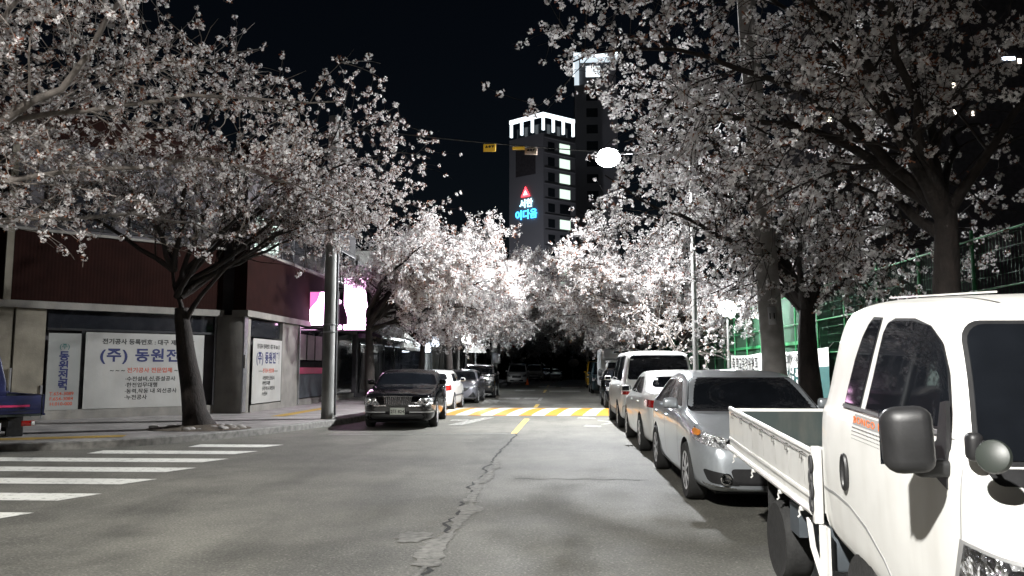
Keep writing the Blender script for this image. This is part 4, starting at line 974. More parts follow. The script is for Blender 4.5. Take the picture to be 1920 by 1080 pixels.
# ------------------------------------------------------------------ buildings on the left
def corner_building():
    b = empty('corner_building', (-10.3, 23.3, .146), 0, 'two storey shop building with a red ribbed tile band and white lettered window sheets', 'building')
    Q = Vector((-10.3, 23.3, .146)); X = -9.45
    d1 = Vector((-.693, -.721, 0)); n1 = Vector((.721, -.693, 0))     # chamfered front: along, outward
    def L(p): return Vector(p) - Q
    def slab(name, mat, t0, t1, z0, z1, out=0.0, th=.2, bev=0, par=b, fr=1):
        """wall piece on front 1 (45 degree) or front 2 (along the street)"""
        m = MB()
        if fr == 1:
            a = d1*t0 + n1*out; c = d1*t1 + n1*out; w = -n1*th
        else:
            a = Vector((X + out, t0, 0)) - Vector((Q.x, Q.y, 0)); c = Vector((X + out, t1, 0)) - Vector((Q.x, Q.y, 0)); w = Vector((-th, 0, 0))
        z0, z1 = z0 - .146, z1 - .146
        m.prism([a + Vector((0, 0, z0)), c + Vector((0, 0, z0)), c + Vector((0, 0, z1)), a + Vector((0, 0, z1))], w)
        return m.build(name, mat, par, None)
    # ground floor, chamfered front
    slab('step', 'concrete', -.1, 9, .146, .40, .02, .4)
    slab('dark_recess', 'dark_wall', 0, 9, .40, 3.05, -.35, .2)
    slab('shop_frame', 'dark_frame', 0, 4.5, 2.50, 2.56, -.02, .1); slab('shop_frame', 'dark_frame', 3.60, 3.68, .40, 2.50, -.02, .1)
    slab('transom_window', 'dglass', .05, 4.5, 2.56, 3.04, -.08, .05)
    slab('pillar', 'beige', 4.56, 5.25, .40, 3.05, .02, .3); slab('pillar', 'beige', 5.30, 6.1, .40, 3.05, -.02, .3)
    slab('drain_pipe', 'alu', 4.56, 4.61, .45, 1.05, .06, .05); slab('drain_pipe', 'alu', 5.28, 5.32, .5, 1.5, .06, .05)
    slab('shop_window', 'dglass', 6.1, 9, .40, 3.05, -.05, .1); slab('drain_pipe', 'beige', 5.42, 5.58, 3.24, 7.6, .16, .14)
    # corner column
    o = MB().bx(0, .84, -.02, .55, 0, 2.95, .02).build('corner_column', 'concrete', b); 
    MB().bx(-.045, -.005, -.04, .2, .1, 2.9).build('column_edge', 'alu', b); MB().bx(.845, .885, -.06, .2, .05, 2.9).build('column_edge', 'alu', b)
    MB().bx(.89, .95, -.10, -.02, 1.35, 1.75, .01).build('meter_box', 'kerb', b)
    # ground floor, street front
    slab('step', 'concrete', 23.9, 36.2, .146, .36, .02, .4, fr=2)
    slab('dark_recess', 'dark_wall', 23.85, 36.2, .36, 3.05, -.35, .2, fr=2)
    slab('transom_window', 'dglass', 23.95, 26.5, 2.48, 3.0, -.06, .05, fr=2)
    slab('pillar', 'concrete', 26.55, 28.2, .36, 3.05, .03, .4, fr=2); slab('drain_pipe', 'alu', 28.22, 28.3, .2, 3.0, .08, .08, fr=2)
    slab('shop_window', 'dglass', 28.35, 32.6, 1.75, 3.0, -.06, .05, fr=2)
    for i in range(4): slab('blind', 'concrete', 28.5 + i*1.0, 29.35 + i*1.0, 1.8, 2.75, -.04, .03, fr=2)
    slab('film_strip', 'magenta', 28.4, 32.6, 1.28, 1.52, -.03, .04, fr=2)
    slab('lower_panel', 'tank', 28.4, 32.6, .40, 1.26, -.05, .05, fr=2)
    slab('pillar', 'concrete', 32.7, 33.4, .36, 3.05, .03, .4, fr=2); slab('shop_window', 'dglass', 33.5, 36.1, .4, 3.0, -.05, .05, fr=2)
    # string ledge, ribbed tile band, upper ledge
    slab('ledge', 'concrete', -.16, 9.2, 3.05, 3.24, .14, .5); slab('ledge', 'concrete', 23.2, 36.2, 3.05, 3.24, .14, .5, fr=2)
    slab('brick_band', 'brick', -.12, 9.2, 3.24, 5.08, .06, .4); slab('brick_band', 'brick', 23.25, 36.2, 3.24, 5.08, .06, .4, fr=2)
    slab('upper_ledge', 'concrete', -.16, 9.2, 5.08, 5.15, .14, .5); slab('upper_ledge', 'concrete', 23.2, 36.2, 5.08, 5.15, .14, .5, fr=2)
    # upper storey
    slab('upper_wall', 'dark_wall', -.1, 9.2, 5.15, 7.6, -.02, .3); slab('upper_wall', 'dark_wall', 23.3, 36.2, 5.15, 7.6, -.02, .3, fr=2)
    for t in (.9, 3.0, 5.1):
        w = slab('window', 'dark_frame', t, t + 1.7, 5.25, 6.6, .03, .06); slab('pane', 'dglass', t + .06, t + 1.64, 5.31, 6.54, .036, .02, par=w)
    def win2(y0, y1, z0, z1, mat, nb):
        w = slab('window', 'lamp_body', y0, y1, z0, z1, .03, .06, fr=2); st = (y1 - y0) / nb
        for i in range(nb): slab('pane', mat, y0 + i*st + .05, y0 + (i+1)*st - .03, z0 + .05, z1 - .05, .036, .02, par=w, fr=2)
    win2(23.75, 25.9, 5.18, 6.35, 'lit_glass', 2)
    win2(26.3, 28.6, 5.18, 6.6, 'dglass', 2); win2(28.8, 31.2, 5.18, 6.6, 'dglass', 2); win2(31.5, 33.5, 5.18, 6.6, 'dglass', 2); win2(33.7, 35.9, 5.18, 6.6, 'dglass', 2)
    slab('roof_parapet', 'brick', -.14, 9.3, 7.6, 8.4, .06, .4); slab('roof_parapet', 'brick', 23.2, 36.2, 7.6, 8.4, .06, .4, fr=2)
    # body behind the fronts
    m = MB(); m.prism([(0 + .3, .6, 0), (.3, 12.9, 0), (-9, 12.9, 0), (-9.0, -5.6, 0), (-6.5, -6.3, 0)], (0, 0, 8.1)); m.build('body', 'dark_wall', b, None)

    # lettered sheets in the windows (signs of their own)
    def sheet(name, label, fr, t0, t1, z0, z1, mat, kind):
        if fr == 1:
            o3 = Q + d1*t1 + n1*.035; r = -d1; n = n1; w = t1 - t0
        else:
            o3 = Vector((X + .035, t0, 0)); r = Vector((0, 1, 0)); n = Vector((1, 0, 0)); w = t1 - t0
        s = empty(name, (o3.x, o3.y, z0), 0, label, 'sign'); h = z1 - z0
        m = MB(); m.prism([Vector((0, 0, 0)), r*w, r*w + Vector((0, 0, h)), Vector((0, 0, h))], -n*.015); m.build('sheet', mat, s, None)
        up = (0, 0, 1)
        def tx(body, u, v, size, mt, bold=.006, al='CENTER', wide=1.0, sp=1.0): text_obj('lettering', body, size, mt, r*(u*w) + Vector((0, 0, v*h)) + n*.004, r, up, s, bold*size/.2, al, .001, wide, sp)
        if kind == 'main':
            tx('\uc804\uae30\uacf5\uc0ac \ub4f1\ub85d\ubc88\ud638 : \ub300\uad6c \uc81c  00  \ud638', .52, .855, .165, 'ink_black', .005, wide=w/3.05)
            tx('(\uc8fc) \ub3d9\uc6d0\uc804\ub825', .515, .635, .40, 'ink_blue', .006, wide=1.02*w/3.05, sp=1.14)
            tx('\uc804\uae30\uacf5\uc0ac \uc804\ubb38\uc5c5\uccb4', .53, .475, .155, 'ink_red', .003, wide=1.0*w/3.05)
            tx('~ ~ ~', .26, .475, .16, 'ink_black', .004, wide=w/3.05); tx('~ ~ ~', .80, .475, .16, 'ink_black', .004, wide=w/3.05)
            for i, t in enumerate(('\u00b7\uc218\uc804\uc124\ube44,\uc2e0,\uc99d\uc124\uacf5\uc0ac', '\u00b7\ud55c\uc804\uc5c5\ubb34\ub300\ud589', '\u00b7\ub3d9\ub825,\uc791\ub3d9 \ub0b4 \uc678\uc120\uacf5\uc0ac', '\u00b7\ub204\uc804\uacf5\uc0ac')):
                tx(t, .325, .36 - i*.082, .145, 'ink_black', .003, 'LEFT', w/3.05)
        else:
            tx('(\uc8fc)', .5, .80, .16, 'ink_teal', .003)
            for i, t in enumerate('\ub3d9\uc6d0\uc804\ub825'): tx(t, .5, .655 - i*.128, .27, 'ink_blue', .007)
            for i, t in enumerate(('T.654-3089', 'F.654-3084', 'H.010-000')): tx(t, .48, .19 - i*.066, .125, 'ink_red', .003)
        return s
    sheet('window_sign', 'wide white window sheet lettered in blue on the corner front, behind the leaning tree', 1, .38, 3.59, .40, 2.47, 'white_sheet', 'main')
    sheet('window_sign', 'narrow grey door sheet with vertical blue lettering and red numbers', 1, 3.70, 4.48, .40, 2.42, 'side_sheet', 'side')
    sheet('window_sign', 'white window sheet lettered in blue on the street front, between corner column and pillar', 2, 23.95, 26.5, .40, 2.42, 'white_sheet', 'main')

    # lit signs
    s = empty('lightbox_sign', (-9.1, 29.3, 3.05), 0, 'square pink and white lightbox, left of the tall steel pole', 'sign', )
    MB().bx(-.35, .80, 0, .22, 0, 1.36, .02).build('housing', 'lamp_body', s)
    MB().bx(-.27, .76, -.012, .0, .06, 1.31, .004).build('lit_face', 'pink_box', s)
    MB().prism([(-.27, -.016, .66), (.02, -.016, 1.0), (.12, -.016, 1.31), (-.27, -.016, 1.31)], (0, .003, 0)).build('print', 'pink_soft', s, None)
    MB().bx(-.45, .8, .05, .12, -.10, -.04).build('bracket', 'dark_frame', s)
    s = empty('lightbox_sign', (-9.02, 33.0, 3.05), 0, 'tall white lightbox sign glowing pink, right of the steel pole', 'sign')
    MB().bx(-.12, 1.02, 0, .26, -.02, 2.32, .02).build('housing', 'lamp_body', s)
    MB().bx(-.06, .96, -.012, .0, .06, 2.26, .004).build('lit_face', 'pink_box', s)
    MB().prism([(-.30, -.03, .28), (.10, -.03, .28), (.10, -.03, .60), (-.06, -.03, 1.10), (-.22, -.03, 1.20), (-.30, -.03, .9)], (0, .02, 0)).build('print', 'violet', s, None)
    MB().box((-.30, -.04, 1.28), (.26, .04, .15), Matrix.Rotation(R(-35), 3, 'Y').inverted(), .04).build('lit_print', 'pink_box', s)
    MB().bx(-.36, -.14, -.05, -.01, .07, .26, .05).build('lit_print', 'pink_box', s)
    MB().tube([(.72, .1, -.1), (.72, .1, -.28)], .16, 16).build('fan_cover', 'violet', s)
    MB().bx(-.75, -.10, .1, .16, .4, .46).bx(-.75, -.10, .1, .16, 1.8, 1.86).build('bracket', 'dark_frame', s)

def more_buildings():
    X = -9.3
    # dark shops
    b = empty('shop_building', (X, 36.4, .146), 0, 'dark low shop building with a thin pale awning edge, behind the dark tree trunks', 'building')
    MB().bx(-9, -.1, 0, 10.6, 0, 6.4).build('wall', 'dark_wall', b, None)
    for i in range(4):
        y = .4 + i*2.6
        f = MB().bx(-.1, -.02, y, y + 2.3, .2, 2.6).build('shop_window', 'dark_frame', b, None); MB().bx(-.02, 0.0, y + .08, y + 1.1, .3, 2.5).bx(-.02, 0, y + 1.2, y + 2.2, .3, 2.5).build('pane', 'dglass', f, None)
        w = MB().bx(-.1, -.03, y + .2, y + 2.0, 3.9, 5.3).build('window', 'dark_frame', b, None); MB().bx(-.03, -.01, y + .3, y + 1.9, 4.0, 5.2).build('pane', 'dglass', w, None)
    MB().prism([(-.1, 0, 3.25), (-.1, 0, 2.95), (1.1, 0, 2.75), (1.1, 0, 2.85)], (0, 10.6, 0)).build('awning', 'dark_frame', b, None)
    MB().bx(1.1, 1.14, 0, 10.6, 2.74, 2.86).build('awning_edge', 'alu', b, None)
    for y in (2.5, 5.2, 7.8): MB().tube([(-.05, y, .1), (-.05, y, 3.2)], .05, 8).build('drain_pipe', 'steel', b)
    # pale building
    b = empty('pale_building', (X, 47.3, .146), 0, 'pale rendered building lit by the low lamp, with two small lit signs', 'building')
    MB().bx(-9, 0, 0, 10.4, 2.55, 8.5).bx(-9, -.3, 0, 10.4, 0, 2.55).build('wall', 'pale_wall', b, None)
    MB().bx(-.3, .02, 8.6, 10.4, 0, 2.5).build('pier', 'pale_wall', b, None)
    MB().bx(-.28, -.2, .3, 8.4, .1, 2.5).build('shop_window', 'dglass', b, None)
    MB().bx(-.02, .12, -.05, 10.42, 2.45, 2.6).build('ledge', 'concrete', b, None)
    for y in (1.0, 4.0, 7.2):
        w = MB().bx(-.02, .04, y, y + 1.8, 4.2, 6.0).build('window', 'dark_frame', b, None); MB().bx(.04, .05, y + .1, y + 1.7, 4.3, 5.9).build('pane', 'dglass', w, None)
    MB().tube([(.12, 9.6, .1), (.12, 9.6, 5.4), (-.2, 9.6, 5.6)], .06, 8).build('drain_pipe', 'dark_frame', b)
    for (dx_, y, z, h, lab) in ((.55, 52.5, 2.55, .62, 'small rounded lit sign, the lower one on the pale building'), (.80, 54.5, 2.95, .95, 'rounded lit sign hung higher on the pale building')):
        s = empty('projecting_sign', (X, y, z), 0, lab, 'sign'); MB().bx(dx_ - .28, dx_ + .22, 0, .16, 0, h, .07, 3).build('lit_face', 'shop_lamp', s); MB().bx(0, dx_ - .28, .05, .10, h*.5, h*.5 + .05).build('bracket', 'dark_frame', s)
    # columned facade
    b = empty('columned_building', (X, 58.0, .146), 0, 'long grey building front of tall upright columns behind the low lamp', 'building')
    MB().bx(-9, -.4, 0, 33, 0, 9).build('wall', 'dark_wall', b, None)
    for i in range(12): MB().bx(-.4, .06, .2 + i*2.8, .85 + i*2.8, 0, 8.6, .03).build('column', 'concrete', b)
    for i in range(11): MB().bx(-.4, -.34, 1.0 + i*2.8, 2.9 + i*2.8, .3, 8.2).build('window', 'dglass', b, None)
    MB().bx(-9, .2, -.1, 33.2, 8.6, 9.4).build('cornice', 'concrete', b, None)

def towers():
    t = empty('apartment_tower', (-2.6, 145, 0), 0, 'apartment tower with floodlit roof frame and a red and blue roof sign', 'building')
    c = Vector((0, 0, 0)); a = Vector((-6.7, 5, 0)); r = Vector((6.1, 5, 0)); H = 45.6
    na = Vector((-5, -6.7, 0)).normalized(); nr = Vector((5, -6.1, 0)).normalized()
    m = MB(); m.prism([c, a, a + r, r], (0, 0, H)); m.build('wall', 'tower_wall', t, None)
    # lit parapet frame: beam on posts round the roof
    top = 49.6
    def beam(p, q, z0, z1, mat, n, th=.5, name='roof_beam'):
        m = MB(); m.prism([p + Vector((0, 0, z0)), q + Vector((0, 0, z0)), q + Vector((0, 0, z1)), p + Vector((0, 0, z1))], -n*th); return m.build(name, mat, t, None)
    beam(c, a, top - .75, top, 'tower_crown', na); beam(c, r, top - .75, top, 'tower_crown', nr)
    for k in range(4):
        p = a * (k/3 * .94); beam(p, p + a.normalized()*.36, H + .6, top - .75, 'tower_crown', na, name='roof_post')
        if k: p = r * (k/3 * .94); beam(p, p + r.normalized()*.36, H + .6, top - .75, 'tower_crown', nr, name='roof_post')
    m = MB(); m.prism([c + (a+r)*.12, a*.88 + r*.12, (a+r)*.88, r*.88 + a*.12], (0, 0, H + 2.2)); m.build('roof_room', 'tower_dark', t, None)
    # windows on the right face
    z = H - 3.1; i = 0; lit = [1, 1, 1, 1, 0, 1, 0, 1, 1, 1, 1, 0, 1, 0, 0]
    rr = random.Random(3)
    for k in range(14):
        zz = H - 3.2 - k*2.95
        p = r*.50; q = r*.82
        m = MB(); m.prism([p + nr*.02 + Vector((0, 0, zz)), q + nr*.02 + Vector((0, 0, zz)), q + nr*.02 + Vector((0, 0, zz + 1.75)), p + nr*.02 + Vector((0, 0, zz + 1.75))], nr*.06)
        m.build('window', 'tower_glass' if lit[k] else 'tower_dark', t, None)
        p = r*.14; q = r*.34
        m = MB(); m.prism([p + nr*.02 + Vector((0, 0, zz)), q + nr*.02 + Vector((0, 0, zz)), q + nr*.02 + Vector((0, 0, zz + 1.6)), p + nr*.02 + Vector((0, 0, zz + 1.6))], nr*.05)
        m.build('window', 'tower_dark', t, None)
    m = MB()
    for k in range(15):
        zz = H - .9 - k*2.95
        for q0, q1, n in ((r*.02, r*.98, nr),):
            m.prism([q0 + n*.01 + Vector((0, 0, zz)), q1 + n*.01 + Vector((0, 0, zz)), q1 + n*.01 + Vector((0, 0, zz + .16)), q0 + n*.01 + Vector((0, 0, zz + .16))], n*.28)
    m.build('balcony_slab', 'tower_wall', t, None)
    m = MB(); m.prism([a*.80 + na*.02 + Vector((0, 0, 38)), a*.22 + na*.02 + Vector((0, 0, 38)), a*.22 + na*.02 + Vector((0, 0, 43.2)), a*.80 + na*.02 + Vector((0, 0, 43.2))], na*.05); m.build('dark_panel', 'dark_wall', t, None)
    # roof sign: red triangle and two lines of lit letters
    u = -a.normalized(); o = a*.5 + na*.15; s = tag(empty('lit_lettering', (0, 0, 0)), None); s.parent = t
    for sc, mat, dz in ((1.0, 'neon_red', 0), (.45, 'neon_white', .03)):
        m = MB(); z0 = 33.9 + (1-sc)*.6
        m.prism([o + u*(-1.1*sc) + Vector((0, 0, z0)) + na*dz, o + u*(1.1*sc) + Vector((0, 0, z0)) + na*dz, o + Vector((0, 0, z0 + 1.95*sc)) + na*dz], na*.05); m.build('emblem', mat, s, None)
    text_obj('letters', '\uc11c\ud55c', 1.75, 'neon_cyan', o + u*.1 + Vector((0, 0, 31.95)), u, (0, 0, 1), s, .03, depth=.05)
    text_obj('letters', '\uc774\ub2e4\uc74c', 1.95, 'neon_blue', o + u*.1 + Vector((0, 0, 29.75)), u, (0, 0, 1), s, .03, depth=.05)
    # second tower, lit head
    t2 = empty('apartment_tower', (3.9, 165, 0), 0, 'taller apartment tower with a bright white head, behind the blossom branches', 'building')
    MB().bx(0, 9, 0, 12, 0, 62).build('wall', 'tower_wall', t2, None)
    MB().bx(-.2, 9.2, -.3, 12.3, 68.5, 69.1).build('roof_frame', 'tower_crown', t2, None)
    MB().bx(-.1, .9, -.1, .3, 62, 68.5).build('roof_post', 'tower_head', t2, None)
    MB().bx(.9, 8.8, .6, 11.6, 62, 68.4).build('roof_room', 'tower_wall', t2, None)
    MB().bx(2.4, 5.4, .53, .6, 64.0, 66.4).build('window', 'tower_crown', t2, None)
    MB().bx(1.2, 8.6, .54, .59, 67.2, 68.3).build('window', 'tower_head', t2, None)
    for k in range(12): MB().bx(2.4, 4.8, -.06, -.01, 58.5 - k*3.6, 60.4 - k*3.6).build('window', 'tower_dark', t2, None)
    # block far off on the right, nearly all dark
    t3 = empty('apartment_block', (30, 90, 0), 0, 'unlit apartment block far right with a few tiny lit windows above the truck', 'building')
    MB().bx(0, 34, 0, 14, 0, 44).build('wall', 'dark_wall', t3, None)
    for x, z, w, h in ((20.6, 36.4, 1.5, .35), (22.4, 36.0, .35, .5), (14.9, 33.2, .5, .6), (.9, 29.6, .5, .45), (15.0, 30.2, .25, .5), (17.0, 30.0, .2, .6)):
        MB().bx(x, x + w, -.06, 0, z, z + h).build('window', 'tiny_lamp' if w < 1 else 'shop_lamp', t3, None)

# ------------------------------------------------------------------ right-hand fence, banners
def fence():
    X = 6.85; ys = [9.4 + 1.98*i for i in range(27)]
    f = empty('mesh_fence', (X, 9.4, .146), 0, 'tall green wire mesh fence behind the right-hand cars, part covered with green sheet', 'fence')
    for i, y in enumerate(ys):
        o = MB().tube([(0, y - 9.4, 0), (0, y - 9.4, 3.62)], .030, 8).build('post', 'green', f)
        m = MB()
        for z in (.9, 1.75, 2.6, 3.4): m.box((-.035, y - 9.4, z), (.05, .11, .045), None, .01)
        m.build('clamp', 'steel', o)
    for z in (.12, .9, 1.75, 2.6, 3.45): MB().tube([(-.03, -1, z), (-.03, ys[-1] - 9.4, z)], .016, 6).build('rail', 'green', f)
    m = MB()
    for i in range(17): m.bx(.018, .022, -1, 12.0, .2 + i*.2, .2035 + i*.2)
    for i in range(130): m.bx(.022, .026, -1 + i*.1, -.9965 + i*.1, .12, 3.5)
    m.build('mesh_panel', 'green_wire', f, None)
    P = [[(.05 + .02*math.sin(i*1.1 + j), 11.9 + i*.5, .3 + j*.53) for j in range(7)] for i in range(80)]
    m = MB(); m.grid(P); m.build('screen_sheet', 'screen', f, 60)
    MB().bx(-.01, .03, 11.9, 51, 2.02, 2.12).build('sheet_hem', 'green', f, None)
    def banner(label, y0, y1, z0, z1, split, kind):
        b = empty('banner', (X - .06, y1, z0), 0, label, 'banner'); w = y1 - y0; h = z1 - z0
        def pt(u, v): return Vector((-.02*math.sin(u*9) - .015, -u*w, v*h - .05*math.sin(math.pi*u)*v))
        for nm, mat, v0, v1 in (('cloth', 'ink_white', split, 1), ('lower_cloth', 'ink_teal', 0, split)):
            m = MB(); m.grid([[pt(i/30, v0 + (v1-v0)*j/4) for j in range(5)] for i in range(31)]); m.build(nm, mat, b, 60)
        if kind == 1:
            text_obj('lettering', '\ucd95 \ud559\uad50\uc6b4\uc601\uc704\uc6d0\ud68c', .52, 'ink_black', pt(.5, split + .20) + Vector((-.05, 0, 0)), (0, -1, 0), (0, 0, 1), b, .008, depth=.002)
        else:
            text_obj('lettering', '2019 \uc11c\ub300\uad6c', .34, 'ink_black', pt(.5, split + .10) + Vector((-.05, 0, 0)), (0, -1, 0), (0, 0, 1), b, .006, depth=.002)
            for r_ in range(3): text_obj('lettering', '\ubaa8\uc9d1 \uc548\ub0b4 \uad50\uc2e4 \uac1c\uac15', .40, 'ink_white', pt(.5, .50 - r_*.22) + Vector((-.05, 0, 0)), (0, -1, 0), (0, 0, 1), b, .008, depth=.002)
        for v in (.05, .98): MB().tube([pt(0, v), pt(0, v) + Vector((0, .35, .12 if v > .5 else -.1))], .008, 5).tube([pt(1, v), pt(1, v) + Vector((0, -.4, .14 if v > .5 else -.12))], .008, 5).build('tie_rope', 'steel', b)
    banner('white banner lettered in black over a teal foot, left of the concrete pole', 26.9, 31.6, .80, 2.0, .38, 1)
    banner('white and teal banner half hidden by concrete pole and dark tree trunk', 20.3, 26.0, .62, 2.02, .66, 2)

# ------------------------------------------------------------------ poles, lamps, signs
def street_lamp(label, x, y, reach, h, ry=0, watts=0, group=None, spot=0):
    s = empty('street_lamp', (x, y, .146), 0, label, 'street lamp', group); sg = 1 if reach > 0 else -1
    MB().lathe([(.16, 0), (.16, .05), (.11, .08), (.085, .6), (.06, h)], 'z', (0, 0, 0), 16).build('pole', 'steel', s)
    MB().box((0, -.10, 1.0), (.10, .03, .32), None, .01).build('access_hatch', 'steel', s)
    MB().tube([(0, 0, h - .05), (reach*.12, ry*.12, h + .22), (reach*.55, ry*.55, h + .34), (reach*.92, ry*.92, h + .30)], [.045, .04, .035, .03], 10).build('arm', 'lamp_body', s)
    hd = MB().box((reach, ry, h + .28), (.78, .34, .11), None, .045, 3).build('lamp_head', 'lamp_body', s)
    MB().sphere((reach, ry, h + .19), .33, 24, (1.15, 1, .85)).build('lens', 'led', hd)  # lens swollen to a large ball, its shape standing in for glare
    if watts: lamp('street_light', (x + reach, y + ry, h - .16 + .146), watts, (1, .98, .93) if spot else (.96, .98, 1), .18 if spot else .16, spot, .3)
    return s

def post_lamp(label, x, y, h, watts, group='low globe lamps'):
    s = empty('globe_lamp', (x, y, .146), 0, label, 'street lamp', group)
    MB().lathe([(.09, 0), (.09, .25), (.05, .3), (.038, h - .28)], 'z', (0, 0, 0), 14).build('post', 'steel', s)
    MB().lathe([(.04, h - .3), (.12, h - .28), (.13, h - .24), (.06, h - .23)], 'z', (0, 0, 0), 16).build('collar', 'lamp_body', s)
    o = MB().sphere((0, 0, h), .29, 24).build('globe', 'globe', s)  # globe enlarged so that its size imitates the glare round the lamp
    MB().lathe([(.02, h + .30), (.07, h + .28), (.08, h + .25), (.05, h + .245)], 'z', (0, 0, 0), 16).build('cap', 'lamp_body', s)
    return s

def poles():
    # thick steel pole at the left kerb
    p = empty('utility_pole', (-6.16, 21.05, .146), 0, 'tall round steel pole on the left kerb beside the black limousine', 'pole')
    MB().lathe([(.20, 0), (.19, .02), (.165, 8.3)], 'z', (0, 0, 0), 24).build('shaft', 'steel', p)
    for z in (2.3, 2.5, 5.6): MB().lathe([(.186, z), (.196, z + .005), (.196, z + .035), (.184, z + .04)], 'z', (0, 0, 0), 24).build('band', 'alu', p)
    MB().tube([(.19, -.05, .1), (.185, -.05, 8.2)], .028, 8).build('cable_duct', 'lamp_body', p)
    MB().box((.05, -.20, 2.42), (.05, .06, .12), None, .01).build('clamp_box', 'lamp_body', p)
    # concrete pole on the right
    p = empty('utility_pole', (3.80, 14.0, .146), 0, 'leaning concrete utility pole with a small number plate, behind the silver car', 'pole')
    p.rotation_euler = (0, R(-2.5), 0)
    MB().lathe([(.215, 0), (.205, 1), (.15, 10.2)], 'z', (0, 0, 0), 24).build('shaft', 'conc_pole', p)
    MB().box((-.03, -.212, 2.25), (.13, .012, .30), None, .003).build('number_plate', 'alu', p)
    text_obj('lettering', '11', .14, 'ink_black', (-.03, -.220, 2.2), (1, 0, 0), (0, 0, 1), p, .003, depth=.001)
    for z in (5.1, 7.0): MB().tube([(-.5, 0, z), (.5, 0, z)], .03, 6).build('cross_bar', 'steel', p)
    # far white pole on the left with a box
    p = empty('utility_pole', (-4.85, 60.0, .146), 0, 'pale concrete pole with a cabinet, beyond the black off-roader', 'pole')
    MB().lathe([(.24, 0), (.19, 9)], 'z', (0, 0, 0), 16).build('shaft', 'pale_wall', p)
    MB().box((.20, -.28, 2.1), (.55, .3, .8), None, .03).build('cabinet', 'alu', p)
    p = empty('flower_basket_post', (-4.35, 74.0, .146), 0, 'slim post carrying a round hanging basket, left of the far white van', 'planter')
    MB().tube([(0, 0, 0), (0, 0, 2.7)], .05, 8).build('post', 'steel', p); MB().sphere((0, 0, 2.95), .52, 14, (1, 1, .72)).build('basket', 'conc_pole', p); MB().sphere((.05, -.1, 3.35), .25, 10).build('flowers', 'cone', p)
    p = empty('flower_basket_post', (1.55, 86.0, .146), 0, 'slim post carrying a round hanging basket at the dark end of the street', 'planter')
    MB().tube([(0, 0, 0), (0, 0, 5.2)], .05, 8).build('post', 'steel', p); MB().sphere((.1, 0, 1.9), .62, 14, (1, 1, .75)).build('basket', 'conc_pole', p)
    p = empty('signpost', (3.0, 80.0, .146), 0, 'pale slim post at the far end beside the yellow van', 'pole')
    MB().lathe([(.16, 0), (.07, .3), (.06, 5)], 'z', (0, 0, 0), 10).build('post', 'pale_wall', p); MB().box((.3, -.05, 4.2), (.7, .05, .8), None, .02).build('plate', 'alu', p)
    p = empty('warning_triangle_sign', (-5.55, 53.0, .146), 0, 'pale triangular sign seen from behind, right of the low lamp on the left', 'sign')
    MB().tube([(0, 0, 0), (0, 0, 3.6)], .05, 8).build('post', 'alu', p); MB().prism([(-.85, -.06, 2.4), (.75, -.06, 2.35), (.0, -.06, 3.85)], (0, .03, 0)).build('plate', 'conc_pole', p, None)
    c = empty('traffic_cone', (-2.75, 70.2, 0), 0, 'small orange cone beside the far white van', 'cone'); MB().lathe([(.16, 0), (.03, .55)], 'z', (0, 0, 0), 14).build('cone', 'cone', c); MB().bx(-.2, .2, -.2, .2, 0, .03).build('base', 'rubber', c)

    lamp('tower_fill_light', (-8, 122, 12), 8500, (.9, .92, 1), .5)  # bare light added to lift the tower wall; no fixture stands there
    street_lamp('bright street lamp on a steel pole, its arm reaching over the right lane', 4.05, 23.7, -2.5, 7.55, 0, 12500, 'street lamps')
    street_lamp('street lamp behind the viewer lighting the white truck, outside the picture', -6.2, -3.3, 2.6, 8.4, 0, 20500, 'street lamps', 147)
    street_lamp('street lamp buried in the lit blossom over the far left kerb', -5.9, 46.5, 1.9, 6.5, 0, 8000, 'street lamps')
    post_lamp('globe lamp on a slim post in front of the green fence', 5.75, 27.2, 3.36, 900)
    post_lamp('globe lamp on a slim post before the columned building', -5.95, 51.0, 3.2, 900)
    s = empty('street_lamp', (5.4, 84, .146), 0, 'tiny warm lamp on a post far down the right side', 'street lamp', 'street lamps')
    MB().tube([(0, 0, 0), (0, 0, 6.3)], .07, 8).build('pole', 'steel', s); MB().sphere((0, -.05, 6.45), .22, 12).build('globe', 'tiny_lamp', s)
    # slim pole right behind the bright street lamp pole
    # span wires
    def wire(label, a, b, sag, r=.012, name='overhead_wire'):
        a, b = Vector(a), Vector(b); pts = [a.lerp(b, t/16) + Vector((0, 0, -sag*4*(t/16)*(1-t/16))) for t in range(17)]
        return tag(MB().tube(pts, r, 5).build(name, 'blackplastic'), label, 'wire', 'overhead wires')
    wire('black wire carrying the three small signs across the street', (-6.16, 21.05, 8.2), (3.55, 23.6, 7.9), .12, .018)
    wire('thin wire running from the concrete pole to the upper right', (3.45, 14.0, 7.1), (14, 11, 9.6), .25); wire('thin wire from the concrete pole back to the bright street lamp', (3.45, 14.0, 7.0), (4.05, 23.7, 7.4), .2)
    A, B = Vector((-6.16, 21.05, 8.2)), Vector((3.55, 23.6, 7.9))
    for x, w, h, mat, lab, tx in ((-1.94, .36, .22, 'yellow_sign', 'small yellow sign hung on the overhead wire, clear of the tower', True), (-1.12, .36, .09, 'yellow_sign', 'narrow yellow strip sign hung on the wire in front of the tower', False), (-.76, .36, .20, 'pale_sign', 'pale sign hung on the wire in front of the tower', True)):
        t = (x - A.x) / (B.x - A.x); p = A.lerp(B, t); p.z -= .12*4*t*(1-t)
        s = empty('wire_sign', p, 0, lab, 'sign', 'signs on the wire'); MB().box((0, 0, -h/2 - .03), (w, .02, h), None, .004).build('plate', mat, s)
        if tx: text_obj('lettering', '\u25b2\u25cf\u25bc', h*.42, 'ink_black', (0, -.013, -h*.62), (1, 0, 0), (0, 0, 1), s, .004, depth=.001)
